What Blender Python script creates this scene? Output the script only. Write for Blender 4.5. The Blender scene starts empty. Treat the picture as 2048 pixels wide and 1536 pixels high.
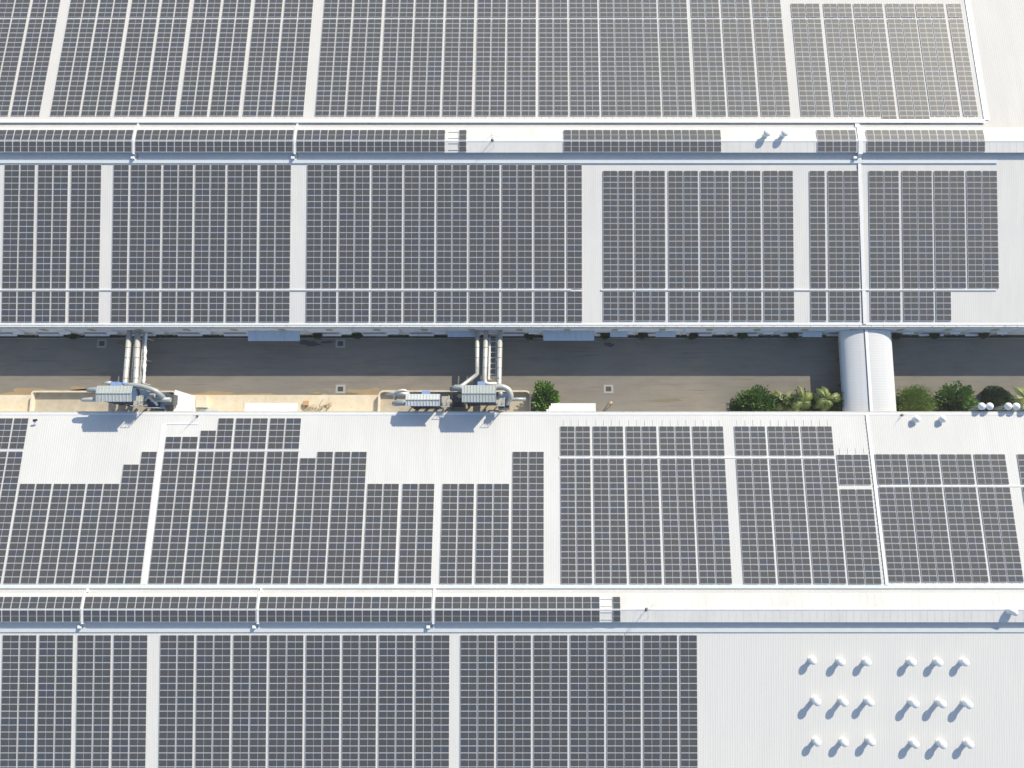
import bpy, math, random
from mathutils import Vector, Matrix
random.seed(7)
R = math.radians
scene = bpy.context.scene
col = scene.collection

# ---------------------------------------------------------------- camera
cam_d = bpy.data.cameras.new("camera")
cam = bpy.data.objects.new("camera", cam_d); col.objects.link(cam)
cam.location = (0, 0, 110); cam.rotation_euler = (R(8.1), 0, 0)
cam_d.sensor_width = 36; cam_d.lens = 36 * 1450 / 2048
cam_d.shift_x = -0.0322; cam_d.clip_start = 1; cam_d.clip_end = 3000
scene.camera = cam

# ---------------------------------------------------------------- light
SX, SY = 1.12, 1.35                      # horizontal run of a shadow per metre of height
ELEV = math.atan2(1, math.hypot(SX, SY)); AZ = math.atan2(SX, SY)
world = bpy.data.worlds.new("World"); scene.world = world; world.use_nodes = True
wn = world.node_tree.nodes; wn.clear()
sky = wn.new('ShaderNodeTexSky'); sky.sky_type = 'NISHITA'; sky.sun_disc = False
sky.sun_elevation = ELEV; sky.sun_rotation = AZ; sky.altitude = 50
sky.air_density = 1.0; sky.dust_density = 0.6; sky.ozone_density = 1.6
bg = wn.new('ShaderNodeBackground'); bg.inputs[1].default_value = 0.135
wo = wn.new('ShaderNodeOutputWorld')
world.node_tree.links.new(sky.outputs[0], bg.inputs[0]); world.node_tree.links.new(bg.outputs[0], wo.inputs[0])
sun_d = bpy.data.lights.new("sun", 'SUN'); sun_d.energy = 5.0; sun_d.angle = R(0.53); sun_d.color = (1.0, 0.915, 0.74)
sun = bpy.data.objects.new("sun", sun_d); col.objects.link(sun)
sun.rotation_euler = Vector((-SX, -SY, -1)).to_track_quat('-Z', 'Y').to_euler()
sun.location = (60, 70, 90)
scene.view_settings.view_transform = 'Standard'; scene.view_settings.look = 'None'
scene.view_settings.gamma = 1; scene.view_settings.exposure = 0.44

# ---------------------------------------------------------------- materials
def mat(name, base, rough=0.6, metal=0.0, noise=None, spec=0.5, stretch=(1, 1, 1), rnd=0.0, bump=None):
    m = bpy.data.materials.new(name); m.use_nodes = True
    if 'roof_sheet' in name or 'monitor' in name: rough, spec = 0.75, 0.15
    nt = m.node_tree; b = nt.nodes['Principled BSDF']
    b.inputs['Base Color'].default_value = (*base, 1); b.inputs['Roughness'].default_value = rough
    b.inputs['Metallic'].default_value = metal; b.inputs['Specular IOR Level'].default_value = spec
    last = None
    tc = nt.nodes.new('ShaderNodeTexCoord')
    if noise:
        for (scale, col2, lo, hi, st) in noise:
            mp = nt.nodes.new('ShaderNodeMapping'); mp.inputs['Scale'].default_value = st
            nt.links.new(tc.outputs['Object'], mp.inputs[0])
            n = nt.nodes.new('ShaderNodeTexNoise'); n.inputs['Scale'].default_value = scale
            n.inputs['Detail'].default_value = 6; n.inputs['Roughness'].default_value = 0.62
            nt.links.new(mp.outputs[0], n.inputs['Vector'])
            r = nt.nodes.new('ShaderNodeMapRange'); r.inputs[1].default_value = lo; r.inputs[2].default_value = hi
            nt.links.new(n.outputs['Fac'], r.inputs[0])
            mx = nt.nodes.new('ShaderNodeMix'); mx.data_type = 'RGBA'
            nt.links.new(r.outputs[0], mx.inputs[0])
            if last is None: mx.inputs[6].default_value = (*base, 1)
            else: nt.links.new(last, mx.inputs[6])
            mx.inputs[7].default_value = (*col2, 1); last = mx.outputs[2]
    if rnd:
        oi = nt.nodes.new('ShaderNodeObjectInfo')
        r = nt.nodes.new('ShaderNodeMapRange'); r.inputs[3].default_value = 1 - rnd; r.inputs[4].default_value = 1 + rnd
        nt.links.new(oi.outputs['Random'], r.inputs[0])
        vm = nt.nodes.new('ShaderNodeVectorMath'); vm.operation = 'SCALE'
        if last is None: vm.inputs[0].default_value = base
        else: nt.links.new(last, vm.inputs[0])
        nt.links.new(r.outputs[0], vm.inputs['Scale']); last = vm.outputs[0]
    if last is not None: nt.links.new(last, b.inputs['Base Color'])
    if bump:
        n = nt.nodes.new('ShaderNodeTexNoise'); n.inputs['Scale'].default_value = bump[0]; n.inputs['Detail'].default_value = 4
        nt.links.new(tc.outputs['Object'], n.inputs['Vector'])
        bp = nt.nodes.new('ShaderNodeBump'); bp.inputs['Distance'].default_value = bump[1]; bp.inputs['Strength'].default_value = 1
        nt.links.new(n.outputs['Fac'], bp.inputs['Height']); nt.links.new(bp.outputs[0], b.inputs['Normal'])
    return m

def cell_mat():
    """dark silicon cells under glass: cell joints and busbars are part of the pattern, tint differs a little per module"""
    m = bpy.data.materials.new("solar_cells"); m.use_nodes = True
    nt = m.node_tree; N = nt.nodes; Lk = nt.links; b = N['Principled BSDF']
    tc = N.new('ShaderNodeTexCoord'); sp = N.new('ShaderNodeSeparateXYZ'); Lk.new(tc.outputs['Object'], sp.inputs[0])
    def math_(op, a, bb=None, v=None):
        n = N.new('ShaderNodeMath'); n.operation = op
        if hasattr(a, 'links'): Lk.new(a, n.inputs[0])
        else: n.inputs[0].default_value = a
        if bb is not None:
            if hasattr(bb, 'links'): Lk.new(bb, n.inputs[1])
            else: n.inputs[1].default_value = bb
        return n.outputs[0]
    def line(axis, pitch, w):
        f = math_('FRACT', math_('DIVIDE', math_('ADD', sp.outputs[axis], 40.0), pitch))
        d = math_('ABSOLUTE', math_('SUBTRACT', f, 0.5))
        return math_('GREATER_THAN', d, 0.5 - w / pitch / 2)
    g = math_('MAXIMUM', line(0, 0.172, 0.010), line(1, 0.148, 0.009))
    oi = N.new('ShaderNodeObjectInfo')
    cr = N.new('ShaderNodeValToRGB'); e = cr.color_ramp.elements
    e[0].position = 0; e[0].color = (0.053, 0.053, 0.058, 1); e[1].position = 1; e[1].color = (0.066, 0.064, 0.064, 1)
    x = e.new(0.3); x.color = (0.060, 0.060, 0.063, 1); x = e.new(0.62); x.color = (0.056, 0.059, 0.058, 1); x = e.new(0.86); x.color = (0.048, 0.055, 0.074, 1)
    Lk.new(oi.outputs['Random'], cr.inputs[0])
    nz = N.new('ShaderNodeTexNoise'); nz.inputs['Scale'].default_value = 0.9; Lk.new(tc.outputs['Object'], nz.inputs['Vector'])
    mx = N.new('ShaderNodeMix'); mx.data_type = 'RGBA'; Lk.new(g, mx.inputs[0]); Lk.new(cr.outputs[0], mx.inputs[6])
    mx.inputs[7].default_value = (0.20, 0.205, 0.225, 1)
    Lk.new(mx.outputs[2], b.inputs['Base Color'])
    b.inputs['Roughness'].default_value = 0.56; b.inputs['Specular IOR Level'].default_value = 0.38
    return m

W = (1, 1, 1)
M = {}
M['roof1'] = mat('white_roof_sheet_upper', (0.70, 0.68, 0.645), 0.6, noise=[(0.5, (0.65, 0.625, 0.60), 0.42, 0.75, (1, 0.08, 1)), (0.07, (0.64, 0.63, 0.62), 0.45, 0.7, W), (5, (0.52, 0.50, 0.47), 0.62, 0.85, (1, 0.25, 1))])
M['roof2'] = mat('white_roof_sheet_lower', (0.665, 0.66, 0.645), 0.55, noise=[(0.5, (0.62, 0.605, 0.58), 0.42, 0.75, (1, 0.08, 1)), (0.06, (0.60, 0.60, 0.59), 0.45, 0.7, W), (5, (0.55, 0.55, 0.52), 0.64, 0.85, (1, 0.25, 1))])  # base colour lowered so the sun-facing slope does not blow out
M['roof3'] = mat('white_roof_sheet_dusty', (0.63, 0.615, 0.59), 0.7, noise=[(0.5, (0.58, 0.56, 0.53), 0.42, 0.75, (1, 0.08, 1)), (0.05, (0.59, 0.575, 0.555), 0.45, 0.7, W), (5, (0.52, 0.50, 0.47), 0.64, 0.85, (1, 0.25, 1))])
M['roof4'] = mat('white_roof_sheet_bottom', (0.72, 0.705, 0.665), 0.7, noise=[(0.5, (0.68, 0.665, 0.635), 0.42, 0.75, (1, 0.08, 1)), (0.05, (0.69, 0.68, 0.655), 0.45, 0.7, W), (5, (0.6, 0.58, 0.55), 0.64, 0.85, (1, 0.25, 1))])  # same sheet, base colour lifted to brighten the slope facing away from the sun
M['cream'] = mat('cream_monitor_sheet', (0.70, 0.685, 0.66), 0.5, noise=[(0.35, (0.63, 0.61, 0.575), 0.45, 0.75, (1, 0.5, 1)), (3, (0.6, 0.57, 0.53), 0.66, 0.85, W)])
M['white'] = mat('white_painted_steel', (0.80, 0.80, 0.79), 0.45, noise=[(1.5, (0.70, 0.70, 0.69), 0.5, 0.8, W)])
M['bluewhite'] = mat('pale_blue_tray_lid', (0.66, 0.70, 0.72), 0.4, noise=[(1.0, (0.60, 0.65, 0.67), 0.45, 0.8, W)])
M['alu'] = mat('aluminium_frame', (0.56, 0.57, 0.59), 0.5, 0.0, rnd=0.08)
M['cells'] = cell_mat()
M['rail'] = mat('galvanised_rail', (0.66, 0.66, 0.66), 0.4, 0.3)
M['wall'] = mat('pale_wall_cladding', (0.74, 0.74, 0.74), 0.6, noise=[(0.6, (0.66, 0.66, 0.66), 0.4, 0.75, W)])
M['louvre'] = mat('grey_louvre', (0.42, 0.43, 0.45), 0.6, noise=[(2, (0.33, 0.34, 0.36), 0.4, 0.8, W)])
M['gutter'] = mat('gutter_steel', (0.66, 0.64, 0.59), 0.6, noise=[(1.2, (0.42, 0.38, 0.33), 0.56, 0.8, (1, 1, 1))])
M['yellow'] = mat('faded_yellow_board', (0.42, 0.37, 0.14), 0.6, noise=[(2, (0.34, 0.33, 0.2), 0.4, 0.8, W)])
M['glass'] = mat('dark_window_glass', (0.03, 0.035, 0.04), 0.1, noise=[(1, (0.05, 0.055, 0.06), 0.4, 0.8, W)])
M['canopy'] = mat('pale_canopy_sheet', (0.56, 0.62, 0.67), 0.5, noise=[(2.5, (0.45, 0.51, 0.57), 0.45, 0.8, (1, 0.3, 1))])
M['duct'] = mat('galvanised_duct', (0.49, 0.485, 0.45), 0.42, 0.25, noise=[(2.5, (0.44, 0.44, 0.42), 0.5, 0.8, W)])
M['ductgrey'] = mat('grey_duct', (0.33, 0.36, 0.36), 0.45, 0.2, noise=[(2.5, (0.26, 0.28, 0.28), 0.45, 0.8, W)])
M['unitroof'] = mat('grey_green_unit_roof', (0.43, 0.46, 0.45), 0.5, noise=[(2, (0.37, 0.40, 0.38), 0.45, 0.8, W)])
M['unitroof_pale'] = mat('pale_unit_roof', (0.56, 0.58, 0.58), 0.5, noise=[(2, (0.46, 0.48, 0.48), 0.45, 0.8, W)])
M['blue'] = mat('blue_painted_casing', (0.055, 0.105, 0.20), 0.5, noise=[(1.5, (0.05, 0.08, 0.14), 0.4, 0.75, W)])
M['bluelight'] = mat('light_blue_motor', (0.25, 0.38, 0.66), 0.4, noise=[(3, (0.20, 0.31, 0.55), 0.4, 0.75, W)])
M['steel'] = mat('dark_steel', (0.10, 0.11, 0.12), 0.5, 0.3, noise=[(3, (0.07, 0.07, 0.07), 0.4, 0.8, W)])
M['grating'] = mat('dusty_grating', (0.45, 0.42, 0.36), 0.7, noise=[(4, (0.33, 0.31, 0.27), 0.4, 0.75, W)])
M['concrete'] = mat('compound_concrete', (0.45, 0.40, 0.31), 0.85, noise=[(0.7, (0.36, 0.31, 0.235), 0.4, 0.7, W), (4, (0.27, 0.23, 0.17), 0.6, 0.85, W), (1.1, (0.46, 0.42, 0.35), 0.6, 0.75, W)])
M['apron'] = mat('pale_yellow_concrete', (0.62, 0.53, 0.38), 0.85, noise=[(0.45, (0.66, 0.60, 0.48), 0.42, 0.65, W), (1.6, (0.52, 0.40, 0.22), 0.56, 0.8, W), (6, (0.45, 0.36, 0.24), 0.62, 0.85, W)])
M['kerbwall'] = mat('whitewashed_kerb_wall', (0.66, 0.60, 0.50), 0.8, noise=[(1.5, (0.52, 0.44, 0.33), 0.48, 0.75, W)])
M['road'] = mat('dusty_asphalt', (0.205, 0.189, 0.166), 0.9, noise=[(0.10, (0.24, 0.212, 0.172), 0.42, 0.68, W), (0.5, (0.175, 0.158, 0.133), 0.45, 0.75, (0.4, 1.6, 1)), (9, (0.13, 0.115, 0.10), 0.55, 0.8, W), (0.9, (0.15, 0.135, 0.115), 0.56, 0.72, (0.12, 2.4, 1)), (1.3, (0.29, 0.25, 0.195), 0.64, 0.78, (0.6, 1.2, 1))], bump=(14, 0.01))
M['dust'] = mat('orange_road_dust', (0.34, 0.25, 0.135), 0.95, noise=[(0.8, (0.28, 0.22, 0.14), 0.42, 0.7, W), (5, (0.22, 0.17, 0.11), 0.55, 0.8, W)])
M['soil'] = mat('bare_soil', (0.20, 0.16, 0.11), 0.95, noise=[(0.6, (0.13, 0.13, 0.07), 0.4, 0.7, W)])
M['bed'] = mat('planting_bed_soil', (0.045, 0.04, 0.03), 0.95, noise=[(2, (0.03, 0.035, 0.02), 0.4, 0.7, W)])
M['kerb'] = mat('grey_kerb_stone', (0.30, 0.29, 0.27), 0.85, noise=[(1.5, (0.2, 0.2, 0.18), 0.4, 0.75, W)])
M['cover'] = mat('iron_drain_cover', (0.075, 0.08, 0.09), 0.6, 0.2, noise=[(5, (0.05, 0.05, 0.055), 0.4, 0.75, W)])
M['surround'] = mat('concrete_drain_surround', (0.35, 0.335, 0.30), 0.85, noise=[(3, (0.34, 0.32, 0.28), 0.4, 0.75, W)])
M['bark'] = mat('tree_bark', (0.11, 0.085, 0.06), 0.9, noise=[(4, (0.06, 0.05, 0.035), 0.4, 0.7, W)])
M['black'] = mat('black_rubber', (0.02, 0.02, 0.022), 0.5, noise=[(4, (0.03, 0.03, 0.03), 0.4, 0.7, W)])
M['red'] = mat('red_paint', (0.50, 0.06, 0.05), 0.5, noise=[(4, (0.38, 0.05, 0.04), 0.4, 0.7, W)])
M['orange'] = mat('rust_orange_cloth', (0.50, 0.31, 0.17), 0.8, noise=[(4, (0.42, 0.26, 0.14), 0.4, 0.7, W)])
M['skin'] = mat('skin', (0.45, 0.28, 0.18), 0.6, noise=[(8, (0.4, 0.25, 0.16), 0.4, 0.7, W)])
M['tan'] = mat('tan_shirt_cloth', (0.62, 0.48, 0.36), 0.85, noise=[(8, (0.55, 0.42, 0.3), 0.4, 0.7, W)])
M['walk'] = mat('walkway_barrel_sheet', (0.62, 0.62, 0.61), 0.5, noise=[(0.7, (0.56, 0.57, 0.60), 0.40, 0.7, (2.2, 0.05, 1)), (1.6, (0.58, 0.52, 0.45), 0.60, 0.8, (2, 0.08, 1)), (6, (0.52, 0.52, 0.52), 0.62, 0.85, W)])
def leaf(name, a, b, c):
    m = mat(name, a, 0.5, noise=[(1.8, b, 0.38, 0.62, W), (6, c, 0.5, 0.75, W)], rnd=0.05)
    m.node_tree.nodes['Principled BSDF'].inputs['Subsurface Weight'].default_value = 0.0
    return m
M['leaf_bright'] = leaf('bright_broad_leaf', (0.13, 0.24, 0.045), (0.09, 0.18, 0.03), (0.26, 0.38, 0.12))
M['leaf_dark'] = leaf('dark_shrub_leaf', (0.035, 0.075, 0.018), (0.024, 0.055, 0.014), (0.07, 0.12, 0.035))
M['leaf_olive'] = leaf('olive_feathery_leaf', (0.22, 0.31, 0.07), (0.17, 0.26, 0.05), (0.32, 0.38, 0.12))
M['leaf_palm'] = leaf('yellow_green_frond', (0.17, 0.205, 0.04), (0.10, 0.145, 0.03), (0.27, 0.27, 0.08))
M['leaf_brown'] = leaf('reddish_dark_shrub', (0.05, 0.045, 0.02), (0.035, 0.045, 0.018), (0.08, 0.06, 0.03))
M['dry'] = mat('dry_twigs', (0.30, 0.24, 0.15), 0.9, noise=[(5, (0.2, 0.16, 0.1), 0.4, 0.7, W)])

# ---------------------------------------------------------------- mesh helpers
class MB:
    def __init__(s): s.v = []; s.f = []; s.m = []; s.mats = []; s.cur = 0
    def use(s, m):
        if m not in s.mats: s.mats.append(m)
        s.cur = s.mats.index(m); return s
    def face(s, idx): s.f.append(tuple(idx)); s.m.append(s.cur)
    def quad(s, a, b, c, d):
        n = len(s.v); s.v += [tuple(a), tuple(b), tuple(c), tuple(d)]; s.face((n, n + 1, n + 2, n + 3))
    def tri(s, a, b, c):
        n = len(s.v); s.v += [tuple(a), tuple(b), tuple(c)]; s.face((n, n + 1, n + 2))
    def hexa(s, p):
        n = len(s.v); s.v += [tuple(q) for q in p]
        for f in ((0, 3, 2, 1), (4, 5, 6, 7), (0, 1, 5, 4), (1, 2, 6, 5), (2, 3, 7, 6), (3, 0, 4, 7)): s.face([n + i for i in f])
        return s
    def box(s, x0, x1, y0, y1, z0, z1):
        return s.hexa([(x0, y0, z0), (x1, y0, z0), (x1, y1, z0), (x0, y1, z0), (x0, y0, z1), (x1, y0, z1), (x1, y1, z1), (x0, y1, z1)])
    def sbox(s, x0, x1, y0, y1, fn, h0, h1):
        """box lying on a slope z = fn(y)"""
        a, b = fn(y0), fn(y1)
        return s.hexa([(x0, y0, a + h0), (x1, y0, a + h0), (x1, y1, b + h0), (x0, y1, b + h0), (x0, y0, a + h1), (x1, y0, a + h1), (x1, y1, b + h1), (x0, y1, b + h1)])
    def tube(s, pts, r, seg=12, cap=True):
        pts = [Vector(p) for p in pts]; rs = r if isinstance(r, (list, tuple)) else [r] * len(pts)
        n0 = len(s.v); up = None
        for i, p in enumerate(pts):
            if i == 0: d = pts[1] - p
            elif i == len(pts) - 1: d = p - pts[i - 1]
            else: d = (pts[i + 1] - p).normalized() + (p - pts[i - 1]).normalized()
            d.normalize()
            if up is None:
                up = Vector((0, 0, 1)) if abs(d.z) < 0.9 else Vector((1, 0, 0))
            a = d.cross(up).normalized(); u2 = a.cross(d).normalized(); up = u2
            for k in range(seg):
                t = 2 * math.pi * k / seg
                s.v.append(tuple(p + a * math.cos(t) * rs[i] + u2 * math.sin(t) * rs[i]))
        for i in range(len(pts) - 1):
            for k in range(seg):
                k2 = (k + 1) % seg
                s.face((n0 + i * seg + k, n0 + i * seg + k2, n0 + (i + 1) * seg + k2, n0 + (i + 1) * seg + k))
        if cap:
            s.face([n0 + k for k in range(seg)][::-1]); s.face([n0 + (len(pts) - 1) * seg + k for k in range(seg)])
        return s
    def lathe(s, prof, seg=16, c=(0, 0, 0)):
        n0 = len(s.v)
        for (r, z) in prof:
            for k in range(seg):
                t = 2 * math.pi * k / seg; s.v.append((c[0] + r * math.cos(t), c[1] + r * math.sin(t), c[2] + z))
        for i in range(len(prof) - 1):
            for k in range(seg):
                k2 = (k + 1) % seg
                s.face((n0 + i * seg + k, n0 + i * seg + k2, n0 + (i + 1) * seg + k2, n0 + (i + 1) * seg + k))
        s.face([n0 + k for k in range(seg)][::-1]); s.face([n0 + (len(prof) - 1) * seg + k for k in range(seg)])
        return s
    def mesh(s, name):
        me = bpy.data.meshes.new(name); me.from_pydata(s.v, [], s.f)
        for m in s.mats: me.materials.append(M[m])
        me.polygons.foreach_set('material_index', s.m); me.update(); return me
    def build(s, name, parent=None, smooth=False, loc=None):
        me = s.mesh(name)
        if smooth:
            for p in me.polygons: p.use_smooth = len(p.vertices) == 4
        o = bpy.data.objects.new(name, me); col.objects.link(o)
        if parent: o.parent = parent
        if loc is not None: o.location = loc
        return o

def empty(name, loc=(0, 0, 0), rx=0, rz=0):
    o = bpy.data.objects.new(name, None); col.objects.link(o)
    o.location = loc; o.rotation_euler = (rx, 0, rz); o.empty_display_size = 0.3; return o
def tag(o, label=None, cat=None, group=None, kind=None):
    if label: o['label'] = label
    if cat: o['category'] = cat
    if group: o['group'] = group
    if kind: o['kind'] = kind
    return o
def inst(name, me, parent, loc):
    o = bpy.data.objects.new(name, me); col.objects.link(o); o.parent = parent; o.location = loc; return o
def copy_tree(o, parent=None):
    c = o.copy(); col.objects.link(c); c.parent = parent
    for ch in [x for x in bpy.data.objects if x.parent == o]: copy_tree(ch, c)
    return c
ORD = ['zeroth', 'first', 'second', 'third', 'fourth', 'fifth', 'sixth', 'seventh', 'eighth', 'ninth', 'tenth', 'eleventh', 'twelfth', 'thirteenth', 'fourteenth', 'fifteenth', 'sixteenth']

# ---------------------------------------------------------------- slopes (z = a + b*y)
PL = {'B1N': (12.8590, -0.095408), 'B1S': (2.1862, 0.113228), 'B2N': (5.9074, -0.095408), 'B2S': (9.34925, 0.113228)}
M1 = dict(S=(0.77594, 0.153022), N=(16.36477, -0.153022), y=(49.182, 50.937, 53.167))
M2 = dict(S=(10.6446, 0.153022), N=(5.62809, -0.153022), y=(-18.178, -16.3915, -14.3259))
def Z(pl): a, b = pl; return lambda y: a + b * y
XL, XR = -104.0, 98.0

# ---------------------------------------------------------------- ground
def sheet(name, x0, x1, y0, y1, z, m, kind='structure', n=1):
    b = MB().use(m); b.quad((x0, y0, z), (x1, y0, z), (x1, y1, z), (x0, y1, z))
    return tag(b.build(name), kind=kind)
sheet('ground', -900, 900, -900, 900, -0.03, 'soil')
rb = MB().use('road'); rb.box(-300, 300, 10.2, 22.72, -0.2, 0.0)
tag(rb.build('road'), kind='structure')
kb = MB().use('kerb')
x = -140.0
while x < 130:
    kb.box(x, x + 1.985, 22.72, 22.86, -0.1, 0.13); x += 2.0
tag(kb.build('kerb'), kind='structure')
bb = MB().use('bed'); bb.box(-140, 130, 22.86, 23.5, -0.1, 0.07); tag(bb.build('planting_bed'), kind='structure')
ab = MB().use('apron')
for (u, v) in ((-120, -96.03), (-96, -84.03), (-84, -78.3), (-55.4, -46.03), (-46, -42.64), (-42.6, -33.03), (-33, -25.3)):
    ab.box(u, v, 10.2, 13.96, -0.1, 0.06)
tag(ab.build('concrete_apron'), kind='structure')
# dust drifts along the apron edge: irregular sheets
def blob(b, cx, cy, rx, ry, z, n=26, seed=0):
    rd = random.Random(seed); ph = [rd.uniform(0, 6.28) for _ in range(4)]
    pts = []
    for k in range(n):
        t = 2 * math.pi * k / n
        q = 1 + 0.22 * math.sin(2 * t + ph[0]) + 0.16 * math.sin(5 * t + ph[1]) + 0.1 * math.sin(9 * t + ph[2]) + rd.uniform(-.05, .05)
        pts.append((cx + rx * q * math.cos(t), cy + ry * q * math.sin(t), z))
    n0 = len(b.v); b.v += pts; b.face(range(n0, n0 + n))
db = MB().use('dust')
for i, (cx, cy, rx, ry) in enumerate([(-79, 14.1, 4.5, .8), (-66, 14.6, 5.5, .75), (-51, 14.0, 3.2, .5), (-44, 14.0, 2.5, .28), (-26.5, 14.2, 3.0, .95), (-34.5, 14.0, 1.6, .3), (-71.5, 14.2, 2.2, .9)]):
    blob(db, cx, cy, rx, ry, 0.004, seed=i)
tag(db.build('road_dust'), kind='structure')

# ---------------------------------------------------------------- buildings
def ribbed(b, x0, x1, y0, y1, pl, pitch=0.3333, h=0.010):
    """trapezoid-ribbed roof sheet, ribs running down the slope"""
    f = Z(pl); n0 = len(b.v); prof = []
    x = x0
    while x < x1 - pitch:
        prof += [(x, 0), (x + pitch * .70, 0), (x + pitch * .79, h), (x + pitch * .91, h)]; x += pitch
    prof.append((x, 0)); k = len(prof)
    for y in (y0, y1):
        z = f(y)
        b.v += [(px, y, z + pz) for px, pz in prof]
    for i in range(k - 1): b.face((n0 + i, n0 + i + 1, n0 + k + i + 1, n0 + k + i))
    b.sbox(x0, x, y0, y1, f, -0.16, -0.01)

def monitor(root, m, name='ridge_monitor', mname='cream'):
    ys, ya, yn = m['y']; fS, fN = Z(m['S']), Z(m['N'])
    b = MB().use(mname)
    b.sbox(XL, XR, ys, ya, fS, -0.06, 0.0); b.sbox(XL, XR, ya, yn, fN, -0.06, 0.0)
    x = XL + 1
    while x < XR:      # raised sheet laps
        b.sbox(x, x + .06, ys + .01, ya - .2, fS, 0.0, 0.012); b.sbox(x, x + .06, ya + .2, yn - .01, fN, 0.0, 0.012); x += 1.0
    o = b.build(name, root)
    c = MB().use('white'); c.sbox(XL, XR, ya - .17, ya, fS, 0.014, 0.034); c.sbox(XL, XR, ya, ya + .17, fN, 0.014, 0.034); c.build('ridge_cap', o)
    l = MB().use('louvre')
    zS = fS(ys); zN = fN(yn)
    for (yy, zz, sgn) in ((ys + .14, zS, -1), (yn - .14, zN, 1)):
        l.box(XL, XR, yy - .03, yy + .03, zz - .75, zz - .06)
        for j in range(3):
            h0 = zz - .20 - j * .12
            l.hexa([(XL, yy, h0), (XR, yy, h0), (XR, yy + sgn * .09, h0 - .07), (XL, yy + sgn * .09, h0 - .07), (XL, yy, h0 + .015), (XR, yy, h0 + .015), (XR, yy + sgn * .09, h0 - .055), (XL, yy + sgn * .09, h0 - .055)])
    l.build('louvre', o)
    return o

upper = empty('warehouse', (0, 51.15, 0))
tag(upper, 'upper white warehouse, its shaded wall and gutter line the top side of the road', 'warehouse')
lower = empty('warehouse', (0, -16.5, 0))
tag(lower, 'lower white warehouse, its eave along the bottom side of the sunlit road and planting', 'warehouse')
def part(b, name, root, smooth=False):
    o = b.build(name, None, smooth)
    o.parent = root; o.matrix_parent_inverse = Matrix.Translation(-Vector(root.location)); return o
def place_rel(o, root): o.matrix_parent_inverse = Matrix.Translation(-Vector(root.location))

b = MB().use('roof1'); ribbed(b, XL, XR, 23.79, 51.15, PL['B1S']); part(b, 'roof_slope', upper)
b = MB().use('roof3'); ribbed(b, XL, XR, 51.15, 90, PL['B1N']); part(b, 'roof_slope', upper)
b = MB().use('roof2'); ribbed(b, XL, XR, -16.497, 10.768, PL['B2N']); part(b, 'roof_slope', lower)
b = MB().use('roof4'); ribbed(b, XL, XR, -48, -16.497, PL['B2S']); part(b, 'roof_slope', lower)
o = monitor(upper, M1); place_rel(o, upper)
o = monitor(lower, M2); place_rel(o, lower)
# walls
b = MB().use('wall'); b.box(XL + .5, XR - .5, 23.3, 23.5, 0, 4.66)
for k in range(int((XR - XL - 2) / .5)):
    x = XL + 1 + k * .5; b.box(x, x + .08, 23.27, 23.30, 0.35, 4.6)
part(b, 'wall', upper)
b = MB().use('wall'); b.box(XL + .5, XL + .7, 23.52, 89.5, 0, 3.9); b.box(XR - .7, XR - .5, 23.52, 89.5, 0, 3.9); b.box(XL + .72, XR - .72, 89.3, 89.5, 0, 4.1); part(b, 'wall', upper)
b = MB().use('wall'); b.box(XL + .5, XR - .5, 10.2, 10.4, 0, 4.66); part(b, 'wall', lower)
b = MB().use('wall'); b.box(XL + .5, XL + .7, -47.5, 10.18, 0, 3.6); b.box(XR - .7, XR - .5, -47.5, 10.18, 0, 3.6); b.box(XL + .72, XR - .72, -47.5, -47.3, 0, 3.7); part(b, 'wall', lower)
def gutter(root, yi, yo, z, m='gutter'):
    b = MB().use(m); y0, y1 = min(yi, yo), max(yi, yo)
    b.box(XL, XR, y0, y1, z - .05, z - .03); b.box(XL, XR, y0, y0 + .025, z - .2, z); b.box(XL, XR, y1 - .025, y1, z - .029, z)
    x = XL + 1.2
    while x < XR:
        b.box(x, x + .06, y0 - .004, y1 + .004, z + .001, z + .025); x += 1.8
    part(b, 'gutter', root)
gutter(upper, 23.785, 23.50, 4.90)
gutter(lower, 10.78, 10.93, 4.88)
b = MB().use('white')          # barge flashing along the upper eave
b.box(XL, XR, 23.80, 24.10, 4.905, 4.93); part(b, 'eave_flashing', upper)
b = MB().use('white'); b.box(XL, XR, 10.42, 10.76, 4.925, 4.95); part(b, 'eave_flashing', lower)
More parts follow.
